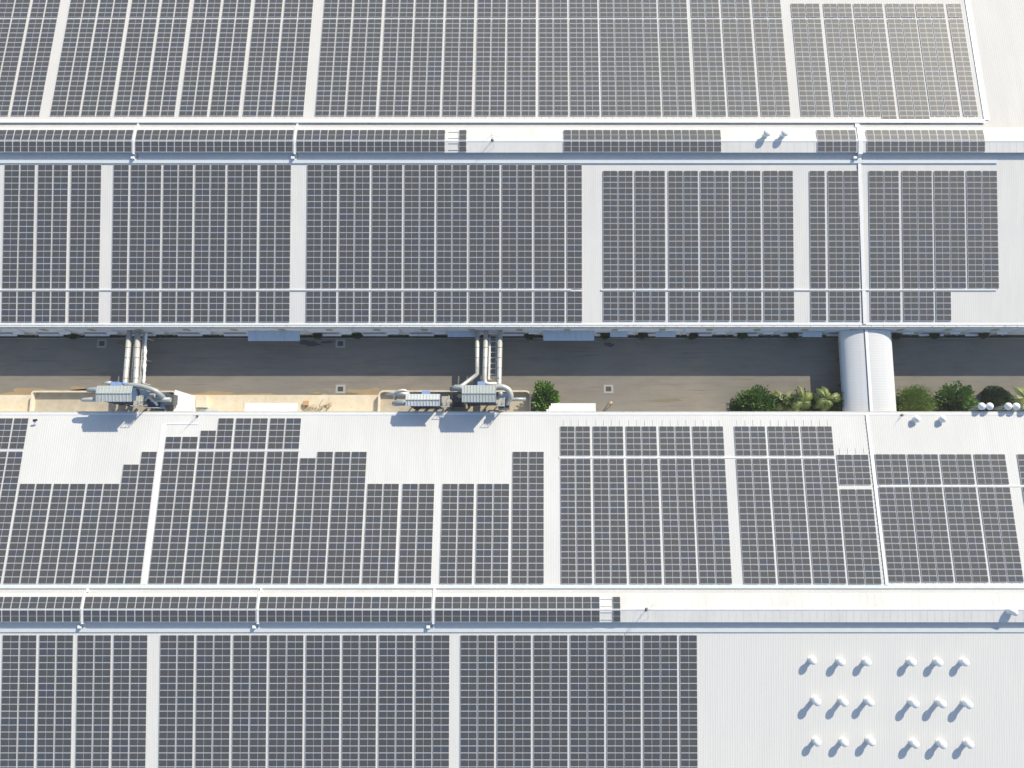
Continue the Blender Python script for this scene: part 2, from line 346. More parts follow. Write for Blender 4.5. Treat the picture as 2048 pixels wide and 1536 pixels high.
# bays of the upper road wall: shuttered window with projecting hood, narrow door hood, yellow board
k = -9
while k < 15:
    x = -32.2 + 7.1 * k
    w = MB().use('louvre'); w.box(x - 2.6, x + .8, 23.235, 23.268, 1.25, 2.0); wo_ = part(w, 'window', upper)
    g = MB().use('glass'); g.box(x - 2.45, x - .95, 23.205, 23.234, 1.4, 1.9); g.box(x - .85, x + .65, 23.205, 23.234, 1.4, 1.9); go = g.build('pane', wo_)
    h = MB().use('wall'); h.hexa([(x - 2.8, 22.92, .98), (x + 1.0, 22.92, .98), (x + 1.0, 23.26, 1.12), (x - 2.8, 23.26, 1.12), (x - 2.8, 22.92, 1.02), (x + 1.0, 22.92, 1.02), (x + 1.0, 23.26, 1.16), (x - 2.8, 23.26, 1.16)])
    h.build('sill', wo_)
    d = MB().use('white'); d.hexa([(x + 1.3, 22.98, 2.2), (x + 2.9, 22.98, 2.2), (x + 2.9, 23.26, 2.32), (x + 1.3, 23.26, 2.32), (x + 1.3, 22.98, 2.26), (x + 2.9, 22.98, 2.26), (x + 2.9, 23.26, 2.38), (x + 1.3, 23.26, 2.38)])
    part(d, 'door_hood', upper)
    e = MB().use('louvre'); e.box(x + 1.5, x + 2.7, 23.24, 23.268, 0.05, 2.15); part(e, 'door', upper)
    yb = MB().use('yellow'); yb.box(x - .45, x + .45, 23.2, 23.262, 3.5, 4.4); part(yb, 'board', upper)
    dp = MB().use('gutter'); dp.tube([(x + 3.4, 23.2, 4.6), (x + 3.4, 23.2, .1)], .06, 8); part(dp, 'downpipe', upper)
    k += 1

# ---------------------------------------------------------------- solar arrays
_pm = {}
def panel_mesh(w, l, portrait=False):
    key = (round(w, 3), round(l, 3), portrait)
    if key in _pm: return _pm[key]
    b = MB(); t = .036; H = .035; g = .018
    x0, x1, y0, y1 = -w / 2, w / 2, -l / 2, l / 2
    b.use('alu')
    b.box(x0, x1, y0, y0 + t, -H, 0); b.box(x0, x1, y1 - t, y1, -H, 0)
    b.box(x0, x0 + t, y0 + t, y1 - t, -H, 0); b.box(x1 - t, x1, y0 + t, y1 - t, -H, 0)
    a0, a1, c0, c1 = x0 + t, x1 - t, y0 + t, y1 - t
    if portrait:
        b.quad((a0, -g, -.004), (a1, -g, -.004), (a1, g, -.004), (a0, g, -.004)); b.use('cells')
        b.quad((a0, c0, -.004), (a1, c0, -.004), (a1, -g, -.004), (a0, -g, -.004)); b.quad((a0, g, -.004), (a1, g, -.004), (a1, c1, -.004), (a0, c1, -.004))
    else:
        b.quad((-g, c0, -.004), (g, c0, -.004), (g, c1, -.004), (-g, c1, -.004)); b.use('cells')
        b.quad((a0, c0, -.004), (-g, c0, -.004), (-g, c1, -.004), (a0, c1, -.004)); b.quad((g, c0, -.004), (a1, c0, -.004), (a1, c1, -.004), (g, c1, -.004))
    _pm[key] = b.mesh('solar_panel'); return _pm[key]
_rm = {}
def rail_mesh(l, lo, hi, axis='y'):
    key = (round(l, 2), lo, hi, axis)
    if key not in _rm:
        b = MB().use('rail')
        if axis == 'y': b.box(-.012, .012, -lo, l + hi, -.085, -.055)
        else: b.box(-lo, l + hi, -.03, .03, -.085, -.037)
        _rm[key] = b.mesh('rail')
    return _rm[key]
D=[(0,20),(0,20)];E=[(0,15),(0,15)];V=[(0,5),(0,5)]
STRIPS=[
('B1N_main','B1N',55.323,0.8543,[(-85.55,4.70,D),(-80.42,4.32,D),(-74.51,4.37,D),(-69.83,4.39,D),(-64.84,4.30,D),(-60.10,4.32,D),(-55.08,4.21,D),(-50.44,4.30,D),(-45.50,4.32,D),(-40.80,4.42,D),(-34.61,4.39,D),(-29.87,4.39,D),(-24.98,4.39,D),(-20.24,4.39,D),(-15.43,4.39,D),(-10.53,4.39,D),(-5.79,4.39,D),(-0.90,4.39,D),(3.84,4.39,D),(8.58,4.39,D),(13.09,4.39,D),(17.83,4.39,D),(22.87,4.39,D),(27.69,4.39,D),(32.58,4.39,D),(38.57,4.45,D),(43.64,4.36,D),(48.38,4.51,[(0,20),(-1,21)]),(53.41,4.45,[(-1,21),(-1,21)]),(58.16,4.33,D),(63.05,2.18,[(0,20)])]),
('B1S_main_left','B1S',29.155,0.9274,[(-80.48,4.51,D),(-75.48,4.46,D),(-70.52,4.41,D),(-64.25,2.26,[(0,20)]),(-61.66,4.51,D),(-56.80,4.38,D),(-52.05,4.46,D),(-47.23,4.43,D),(-42.35,4.51,D),(-35.39,4.47,D),(-30.55,4.47,D),(-25.72,4.47,D),(-20.89,4.47,D),(-16.05,4.47,D),(-11.22,4.47,D),(-6.39,4.47,D),(-1.55,4.47,D),(3.28,2.21,[(0,20)])]),
('B1S_low_left','B1S',24.207,0.9215,[(-80.48,4.51,V),(-75.48,4.46,V),(-70.52,4.41,V),(-64.25,2.26,[(0,5)]),(-61.66,4.51,V),(-56.80,4.38,V),(-52.05,4.46,V),(-47.23,4.43,V),(-42.35,4.51,V),(-35.39,4.47,V),(-30.55,4.47,V),(-25.72,4.47,V),(-20.89,4.47,V),(-16.05,4.47,V),(-11.22,4.47,V),(-6.39,4.47,V),(-1.55,4.47,V),(3.28,2.21,[(0,5)])]),
('B1S_main_right','B1S',29.155,0.8823,[(8.66,4.39,D),(13.42,4.42,D),(18.38,4.40,D),(23.15,4.23,D),(27.73,4.34,D),(32.49,4.43,D),(39.40,2.26,[(0,20)]),(42.14,4.52,D),(48.24,4.43,D),(53.17,4.44,D),(57.96,4.46,D),(62.79,4.52,D)]),
('B1S_low_right','B1S',24.354,0.8918,[(8.66,4.39,V),(13.42,4.42,V),(18.38,4.40,V),(23.15,4.23,V),(27.73,4.34,V),(32.49,4.43,V),(39.40,2.26,[(0,5)]),(42.14,4.52,V),(48.24,4.43,V),(53.17,4.44,V),(57.96,2.21,[(0,5)])]),
('B2N_main_left','B2N',-13.165,0.9161,[(-79.32,4.35,D),(-74.63,4.53,E),(-69.82,4.54,E),(-65.00,4.51,E),(-60.27,4.55,[(0,18),(0,20)]),(-54.67,4.57,D),(-49.76,4.59,D),(-44.83,4.61,D),(-39.87,4.48,D),(-35.08,4.64,[(0,19),(0,20)]),(-30.13,4.54,D),(-25.20,4.45,E),(-20.21,4.50,E),(-14.54,4.48,E),(-9.60,4.52,E),(-4.61,4.44,D)]),
('B2N_up_left','B2N',5.434,0.9065,[(-79.32,4.35,V),(-54.67,4.57,[(0,2),(0,2)]),(-49.76,4.59,[(0,3),(0,5)]),(-44.83,4.61,V),(-39.87,4.48,V)]),
('B2N_main_mid','B2N',-13.198,0.8673,[(2.22,4.29,D),(6.94,4.34,D),(11.73,4.38,D),(16.57,4.39,D),(21.34,4.44,D),(27.41,4.43,D),(32.25,4.48,D),(37.07,4.43,D)]),
('B2N_up_mid','B2N',4.456,0.8672,[(2.22,4.29,V),(6.94,4.34,V),(11.73,4.38,V),(16.57,4.39,V),(21.34,4.44,V),(27.41,4.43,V),(32.25,4.48,V),(37.07,4.43,V)]),
('B2N_step','B2N',-13.251,0.8713,[(41.89,4.46,E)]),
('B2N_step_up','B2N',0.328,0.8726,[(41.89,4.46,V)]),
('B2N_main_right','B2N',-12.973,0.8710,[(47.36,4.37,E),(52.01,4.34,E),(56.70,4.45,E),(61.56,4.44,E),(67.79,4.41,E)]),
('B2N_up_right','B2N',0.377,0.8743,[(47.36,4.37,V),(52.01,4.34,V),(56.70,4.45,V),(61.56,4.44,V),(67.79,4.41,V)]),
('B2S','B2S',-38.526,0.9335,[(-74.01,4.59,D),(-69.01,4.60,D),(-63.78,4.54,D),(-58.85,4.58,D),(-52.48,4.59,D),(-47.50,4.59,D),(-42.52,4.59,D),(-37.55,4.59,D),(-32.57,4.59,D),(-27.59,4.59,D),(-22.61,4.59,D),(-17.63,4.59,D),(-11.50,4.61,D),(-6.51,4.61,D),(-1.53,4.61,D),(3.46,4.61,D),(8.44,4.61,D),(13.43,4.61,D),(18.44,2.31,[(0,20)])]),
]
ROWS = [
 ('B1N_main', 'B1N', [0], 2.09, 'tall row of the topmost roof', (.5, .12)),
 ('B1S_main', 'B1S', [1, 3], 2.115, 'tall row of the second roof down', (.04, .1)),
 ('B1S_low', 'B1S', [2, 4], 2.115, 'short row beside the gutter above the road', (.18, .04)),
 ('B2N_main', 'B2N', [5, 7, 9, 11], 2.15, 'tall row of the third roof down', (.2, .05)),
 ('B2N_up', 'B2N', [6, 8, 10, 12], 2.15, 'short row near the eave below the road', (.06, .9)),
 ('B2S', 'B2S', [13], 2.19, 'bottommost row cut off by the photo edge', (.05, .1)),
]
def do_row(key, roof, tabs, pw0, phrase, ext, yshift=None, override=None):
    a, bb = PL[roof]; ang = math.atan(bb); strips = []
    for t in tabs:
        T = STRIPS[t]
        for s in T[4]:
            cols = s[2]
            if override: cols = [(0, override(s[0]))] * len(cols)
            strips.append((s[0], s[1], cols, T[2] if yshift is None else yshift, T[3]))
    strips.sort(); blocks = []; last = None
    for s in strips:
        if last is None or s[0] - last > 1.0: blocks.append([])
        blocks[-1].append(s); last = s[0] + s[1]
    for bi, bl in enumerate(blocks):
        for si, (x0, w, cols, yb, pitch) in enumerate(bl):
            nc = len(cols); pw = (w - .11) / 2 if nc == 2 else w + .02; cx = x0 + w / 2
            pw = round(pw * 50) / 50
            xs = [cx - pw / 2 - .075, cx + pw / 2 + .075] if nc == 2 else [cx]
            root = empty('solar_array', (cx, yb, a + bb * yb + .105), ang)
            strip = ('only' if len(bl) == 1 else ORD[si + 1]) + (' solar strip' if nc == 2 else ' one-panel-wide strip')
            tag(root, '%s in %s block from left, %s' % (strip, ORD[bi + 1], phrase), 'solar array', 'rows of roof-mounted solar panels')
            pm = panel_mesh(pw, pitch - (.055 if pitch < .905 else .028))
            for (st, n), xc in zip(cols, xs):
                for i in range(n):
                    inst('solar_panel', pm, root, (xc - cx, (st + i + .5) * pitch, 0))
                rm = rail_mesh(n * pitch, ext[0], ext[1] if (ext[1] < .5 or (pitch < .9 and x0 < 47)) else .1)
                for q in (-.27, .27): inst('rail', rm, root, (xc - cx + q * pw, st * pitch, 0))
for r in ROWS: do_row(*r)
do_row('B1N_up', 'B1N', [0], 2.09, 'topmost row cut off by the photo edge', (.1, .1), yshift=72.62, override=lambda x: 3 if x > 38 else 4)

def monitor_array(m, which, segs):
    ys, ya, yn = m['y']
    for i, (x0, x1, n) in enumerate(segs):
        w = (x1 - x0) / n
        root = empty('solar_array', (x0, ya, m['S'][0] + m['S'][1] * ya + .1))
        what = 'lone pair of upright panels' if n == 1 else 'double run of upright panels'
        tag(root, '%s straddling the %s ridge monitor, %s from left' % (what, which, ORD[i + 1]), 'solar array', 'upright panels along the ridge monitors')
        for side, yy0, yy1, sg in ((m['N'], ya + .04, yn - .44, 1), (m['S'], ya - .12, ys + .03, -1)):
            a, bb = side; L = abs(yy1 - yy0) * math.sqrt(1 + bb * bb)
            f = empty('face_frame', (0, 0, 0)) if False else None
            pm = panel_mesh(w - .05, L - .03, True); yc = (yy0 + yy1) / 2
            for k in range(n):
                p = inst('solar_panel', pm, root, (w * (k + .5), yc - ya, a + bb * yc + .1 - root.location.z)); p.rotation_euler = (math.atan(bb), 0, 0)
            for q in (.2, .8):
                yq = yy0 + (yy1 - yy0) * q
                rr = inst('rail', rail_mesh(x1 - x0, 1.55 if n == 1 else .1, .1, 'x'), root, (0, yq - ya, a + bb * yq + .1 - root.location.z)); rr.rotation_euler = (math.atan(bb), 0, 0)
monitor_array(M1, 'upper', [(-81.3, -61.26, 17), (-60.81, -37.36, 20), (-36.92, -14.83, 19), (-12.79, -11.64, 1), (2.74, 26.17, 20), (40.4, 46.26, 5), (47.75, 65.3, 15)])
monitor_array(M2, 'lower', [(-74.95, -63.1, 10), (-62.75, -39.24, 20), (-38.9, -15.41, 20), (-14.97, 7.47, 19), (9.2, 10.29, 1)])

# ---------------------------------------------------------------- cable trays
def tray(label, runs, m='white', h=.26, t=.14):
    b = MB().use(m)
    for (x0, x1, y0, y1, f) in runs:
        b.sbox(x0, x1, y0, y1, f, h - t + .03, h)
        if x1 - x0 > abs(y1 - y0):                       # support feet
            x = x0 + .4
            while x < x1:
                b.sbox(x, x + .05, y0 + .03, y1 - .03, f, .0, h - t + .029); x += 2.4
        else:
            y = y0 + .3
            while y < y1:
                b.sbox(x0 + .03, x1 - .03, y, y + .05, f, .0, h - t + .029); y += 2.4
    return tag(b.build('cable_tray'), label, 'cable tray', 'cable trays across the roofs')
zN1, zS1, zN2, zS2 = Z(PL['B1N']), Z(PL['B1S']), Z(PL['B2N']), Z(PL['B2S'])
tray('white L-shaped cable tray bordering the topmost panel field below and at right', [(XL + 1, 66.0, 54.12, 54.66, zN1), (66.0, 66.75, 54.67, 88, lambda y: zN1(y) - .15)])
tray('long pale tray between the upper ridge monitor shadow and the panels below it', [(XL + 1, 67.4, 47.78, 48.25, zS1)], 'bluewhite', .15)
tray('thin white tray across the long panel blocks of the second roof, left part', [(XL + 1, 3.9, 28.88, 29.06, zS1)], 'white', .13)
tray('thin white tray across the right panel blocks of the second roof', [(8.3, 67, 28.88, 29.06, zS1)], 'white', .13)
tray('flat pale cable tray running down the left of the third roof', [(-55.6, -54.92, -13.2, 9.0, zN2), (-55.2, -50.3, 9.02, 9.2, zN2)], 'white', .05, .07)
tray('long pale blue tray between third roof panels and lower ridge monitor', [(XL + 1, XR - 1, -13.78, -13.38, zN2)], 'bluewhite', .14)
tray('thin white tray splitting the panels on the left of the third roof', [(XL + 1, -75.1, 5.18, 5.36, zN2), (-54.6, -35.2, 5.18, 5.36, zN2)], 'white', .07, .09)
tray('thin white tray splitting the panels on the middle of the third roof', [(2.0, 41.4, 4.16, 4.36, zN2)], 'white', .07, .09)
tray('thin white tray splitting the panels on the right of the third roof', [(47.5, XR - 1, .08, .28, zN2)], 'white', .07, .09)
tray('long pale tray under the lower ridge monitor above the bottommost panels', [(XL + 1, XR - 1, -19.6, -19.12, zS2)], 'bluewhite', .12, .1)

def slanted(b, xa, ya, xb, yb, w, f, h0, h1):
    b.hexa([(xa, ya, f(ya) + h0), (xa + w, ya, f(ya) + h0), (xb + w, yb, f(yb) + h0), (xb, yb, f(yb) + h0), (xa, ya, f(ya) + h1), (xa + w, ya, f(ya) + h1), (xb + w, yb, f(yb) + h1), (xb, yb, f(yb) + h1)])
def crossing(label, m, x0, x1, f_n, f_s, yn_end, ys_end, extra=None, slant=False):
    """tray that climbs over a ridge monitor"""
    ys, ya, yn = m['y']; b = MB().use('white'); fS, fN = Z(m['S']), Z(m['N'])
    b.sbox(x0, x1, ya, yn + .1, fN, .04, .10); b.sbox(x0, x1, ys - .1, ya, fS, .04, .10)
    b.box(x0, x1, yn + .1, yn + .22, f_n(yn + .15) + .1, fN(yn + .1) + .10); b.box(x0, x1, ys - .22, ys - .1, f_s(ys - .15) + .1, fS(ys - .1) + .10)
    b.sbox(x0, x1, yn + .22, yn_end, f_n, .05, .14); b.sbox(x0, x1, ys_end, ys - .22, f_s, .05, .14)
    if slant:
        slanted(b, 47.12, 23.9, 46.62, 47.76, .5, f_s, .04, .12)
        b.use('steel'); slanted(b, 47.05, 23.9, 46.55, 47.76, .05, f_s, .03, .075)
        for k in range(40): yy = 24.2 + k * .59; xx = 47.12 - (yy - 23.9) / 23.86 * .5; b.sbox(xx - .12, xx - .03, yy, yy + .12, f_s, .03, .07)
    return tag(b.build('cable_tray'), label, 'cable tray', 'cable trays across the roofs')
crossing('long white tray crossing the upper monitor at right and running down to the road', M1, 46.5, 47.15, zN1, zS1, 54.1, 48.27, [], slant=True)
for i, (xa, m, fn, fs, yn_, ys_, w) in enumerate([(-61.22, M1, zN1, zS1, 54.1, 48.27, 'upper'), (-37.32, M1, zN1, zS1, 54.1, 48.27, 'upper'), (-63.07, M2, zN2, zS2, -13.8, -19.1, 'lower'), (-39.2, M2, zN2, zS2, -13.8, -19.1, 'lower'), (-15.37, M2, zN2, zS2, -13.8, -19.1, 'lower')]):
    crossing('narrow white tray over the %s monitor between its %s and %s panel runs' % (w, ORD[1 + (i if i < 2 else i - 2)], ORD[2 + (i if i < 2 else i - 2)]), m, xa + .04, xa + .33, fn, fs, yn_, ys_)
b = MB().use('white')
slanted(b, 46.90, -13.3, 46.62, 10.4, .45, zN2, .03, .075)
b.use('steel'); slanted(b, 46.84, -13.3, 46.56, 10.4, .03, zN2, .02, .05)
for k in range(39): yy = -13.1 + k * .6; xx = 46.86 - (yy + 13.3) / 23.7 * .28; b.sbox(xx - .1, xx - .03, yy, yy + .1, zN2, .03, .06)
tag(b.build('cable_tray'), 'white tray with a dark cable running down the third roof at right', 'cable tray', 'cable trays across the roofs')

def junction(x, y, f, label):
    o = MB().use('white'); z = f(y)
    o.box(-.22, .22, -.16, .16, .05, .42); o.hexa([(-.26, -.2, .42), (.26, -.2, .42), (.26, .2, .42), (-.26, .2, .42), (-.22, -.16, .47), (.22, -.16, .47), (.22, .16, .47), (-.22, .16, .47)])
    r = tag(o.build('junction_box', loc=(x, y, z)), label, 'junction box', 'white junction boxes beside the monitors')
    c = MB().use('steel'); c.tube([(.22, 0, .2), (.5, .05, .1), (.6, .3, .07), (.6, .6, .07)], .03, 6); c.build('cable', r)
for i, (x, y, f, w) in enumerate([(-61.3, 48.5, zS1, 'upper roof, left one'), (-37.5, 48.5, zS1, 'upper roof, middle one'), (46.1, 48.5, zS1, 'upper roof, right one beside the crossing tray'), (-63.4, -18.85, zS2, 'lower roof, left one'), (-39.6, -18.85, zS2, 'lower roof, middle one'), (-15.9, -18.85, zS2, 'lower roof, right one')]):
    junction(x, y, f, 'small white box below the monitor, ' + w)

# ---------------------------------------------------------------- roof vents
def vent(h, capr=.53, sr=.35):
    root = empty('roof_vent')
    MB().use('white').lathe([(sr + .18, .0), (sr + .18, .05), (sr + .02, .14)], 18).build('base_flashing', root, True)
    MB().use('white').lathe([(sr, .05), (sr, h - .12)], 18).build('shaft', root, True)
    MB().use('white').lathe([(capr - .02, h - .2), (capr, h - .17), (capr, h - .06), (capr * .8, h + .05), (capr * .42, h + .13), (.02, h + .16)], 20).build('cap', root, True)
    return root
rows_ = [(['top', 1.02], [(36.18, -23.22), (40.0, -23.36), (43.55, -23.42), (49.62, -23.42), (53.24, -23.42), (56.79, -23.42)]),
         (['middle', 1.30], [(36.53, -28.52), (40.21, -28.65), (43.75, -28.65), (49.75, -28.85), (53.43, -28.85), (56.97, -28.92)]),
         (['bottom', 1.08], [(36.61, -34.0), (40.28, -34.06), (43.89, -33.93), (49.81, -34.26), (53.48, -34.26), (57.15, -34.26)])]
for (nm, h), pts in rows_:
    proto = vent(h); kids = [c for c in proto.children]
    for i, (x, y) in enumerate(pts):
        if i == 0: o = proto
        else:
            o = proto.copy(); col.objects.link(o)
            for c in kids:
                d = c.copy(); col.objects.link(d); d.parent = o
        o.location = (x + .12, y - .08, zS2(y) - .02); o.rotation_euler = (random.uniform(-.03, .03), random.uniform(-.03, .03), random.uniform(0, 6.28)); o.scale = (random.uniform(.95, 1.05),) * 3
        tag(o, 'white mushroom vent, %s of the %s group in the %s row' % (['left', 'middle', 'right'][i % 3], ['left', 'right'][i // 3], nm), 'roof vent', 'white mushroom vents on the lower right roof')
fS1, fN1 = Z(M1['S']), Z(M1['N'])
for i, x in enumerate((32.8, 35.39)):
    o = vent(1.1, .56, .33); o.location = (x, 51.75, fN1(51.75) - .05)
    tag(o, '%s of two cream capped vents on the upper ridge monitor' % ('left', 'right')[i], 'roof vent', 'vents on the upper monitor')
for i, x in enumerate((53.75, 57.55)):
    root = empty('roof_vent', (x, 9.75, zN2(9.75) - .02))
    tag(root, '%s of two wide conical vents at the eave right of the barrel walkway' % ('left', 'right')[i], 'roof vent', 'conical vents by the eave')
    MB().use('white').lathe([(.42, 0), (.42, .06), (.26, .14)], 18).build('base_flashing', root, True)
    MB().use('white').lathe([(.22, .1), (.22, .6)], 16).build('shaft', root, True)
    MB().use('white').lathe([(.52, .5), (.54, .53), (.30, .85), (.05, .98)], 20).build('cap', root, True)
root = empty('roof_vent', (62.93, -16.6, Z(M2['S'])(-16.6) - .02)); tag(root, 'white curved elbow vent on the lower ridge monitor at the right edge', 'roof vent')
MB().use('white').lathe([(.5, 0), (.5, .05), (.36, .14)], 18).build('base_flashing', root, True)
MB().use('white').tube([(0, 0, .1), (0, 0, .28), (.03, .0, .44), (.14, .04, .58), (.34, .0, .64), (.52, -.14, .58), (.6, -.3, .44)], [.33, .33, .35, .37, .39, .42, .44], 16).build('elbow', root, True)
# ---------------------------------------------------------------- barrel-roofed walkway
root = empty('covered_walkway', (48.2, 17, 0)); tag(root, 'white barrel-roofed walkway spanning the road between the two warehouses', 'walkway')
def wpart(b, name, smooth=False): return part(b, name, root, smooth)
b = MB().use('walk'); NS = 46; y0, y1 = 10.72, 23.25
def arch(i, grow=0.0):
    t = math.pi * i / NS
    return (48.2 - (3.86 + grow) * math.cos(t), 2.95 + (1.40 + grow) * math.sin(t) ** .9)
rings = []; yy = y0; k = 0
while yy < y1:                      # corrugation lines run across the barrel
    rings += [(yy, 0), (yy + .20, 0), (yy + .25, .006), (yy + .30, .006), (yy + .35, 0)]; yy += .38
n0 = len(b.v)
for (y, g) in rings:
    for i in range(NS + 1):
        p = arch(i, g); b.v.append((p[0], y, p[1]))
for r in range(len(rings) - 1):
    for i in range(NS):
        a = n0 + r * (NS + 1) + i; b.face((a, a + NS + 1, a + NS + 2, a + 1))
yl = rings[-1][0]
wpart(b, 'barrel_roof', True)
b = MB().use('louvre')
for i in range(NS):
    p, q = arch(i, -.06), arch(i + 1, -.06); b.quad((p[0], y0, p[1]), (q[0], y0, q[1]), (q[0], yl, q[1]), (p[0], yl, p[1]))
wpart(b, 'soffit_lining')
b = MB().use('white'); b.sbox(47.55, 48.0, y0 + .02, yl, lambda y: 4.36, 0, .07); b.use('steel'); b.sbox(47.44, 47.52, y0 + .02, yl, lambda y: 4.345, 0, .04); wpart(b, 'crown_tray')
b = MB().use('kerbwall'); b.box(44.3, 52.1, 10.60, 10.715, 2.4, 3.4); b.box(46.4, 52.05, 10.66, 10.88, 4.42, 4.50); wpart(b, 'end_flashing')
for x in (44.9, 51.5):
    for y in (11.4, 15.4, 19.4, 22.6):
        b = MB().use('steel'); b.box(x - .08, x + .08, y - .08, y + .08, 0, 2.9); wpart(b, 'post')
for x in (44.33, 52.07):
    b = MB().use('gutter'); b.box(x - .07, x + .07, y0, yl, 2.66, 2.78); wpart(b, 'edge_beam')

# ---------------------------------------------------------------- canopies
def canopy(x0, x1, yo, yi, z, label, m='canopy', group=None, posts=True, chamfer=0):
    root = empty('canopy', ((x0 + x1) / 2, (yo + yi) / 2, 0)); tag(root, label, 'canopy', group)
    b = MB().use(m); zo, zi = z, z + .16 * (1 if yo < yi else 1)
    n = max(2, int((x1 - x0) / .33)); w = (x1 - x0) / n
    for i in range(n):
        xa = x0 + i * w; cut = 0
        if chamfer and xa < x0 + chamfer:
            cut = (1 - (xa - x0) / chamfer) * abs(yo - yi) * .75
        ya = yo + cut * (1 if yo < yi else -1)
        b.hexa([(xa, ya, z - .05), (xa + w, ya, z - .05), (xa + w, yi, zi - .05), (xa, yi, zi - .05), (xa, ya, z), (xa + w * .98, ya, z), (xa + w * .98, yi, zi), (xa, yi, zi)])
        b.sbox(xa + w * .72, xa + w * .9, min(ya, yi) + .002, max(ya, yi) - .002, (lambda q: z + (q - ya) / (yi - ya) * .16), .001, .032)
    part(b, 'sheet', root)
    f = MB().use('steel'); y_ = yo + (.08 if yo < yi else -.08)
    f.box(x0 + (chamfer or .05), x1 - .05, y_ - .04, y_ + .04, z - .16, z - .06); part(f, 'beam', root)
    for x in (x0 + max(.3, chamfer), x1 - .3):
        p = MB().use('steel'); p.tube([(x, y_, z - .16), (x, yi, z - .9)], .04, 8); part(p, 'brace', root)
canopy(-44.6, -36.85, 21.75, 23.22, 3.1, 'large pale blue canopy on the shaded wall, left of the round shrubs', group='large shaded wall canopies')
canopy(-.25, 7.4, 21.80, 23.22, 3.1, 'large pale blue canopy on the shaded wall right of the twin duct crossing', group='large shaded wall canopies')
for x0, x1, lab in ((-14.7, -10.2, 'left of the middle ducts'), (9.85, 12.5, 'first small one right of the large canopy'), (16.7, 19.75, 'second small one right of the large canopy'), (38.9, 41.85, 'just left of the barrel walkway')):
    canopy(x0, x1, 22.45, 23.22, 2.6, 'small pale blue canopy on the shaded wall, ' + lab, group='small shaded wall canopies')
canopy(-44.5, -36.75, 12.36, 10.42, 3.0, 'white door canopy over the pale concrete apron', 'white', 'white canopies on the lower warehouse')
canopy(-.1, 7.5, 12.3, 10.42, 3.35, 'white door canopy with cut corner beside the bright green tree', 'white', 'white canopies on the lower warehouse', chamfer=.9)

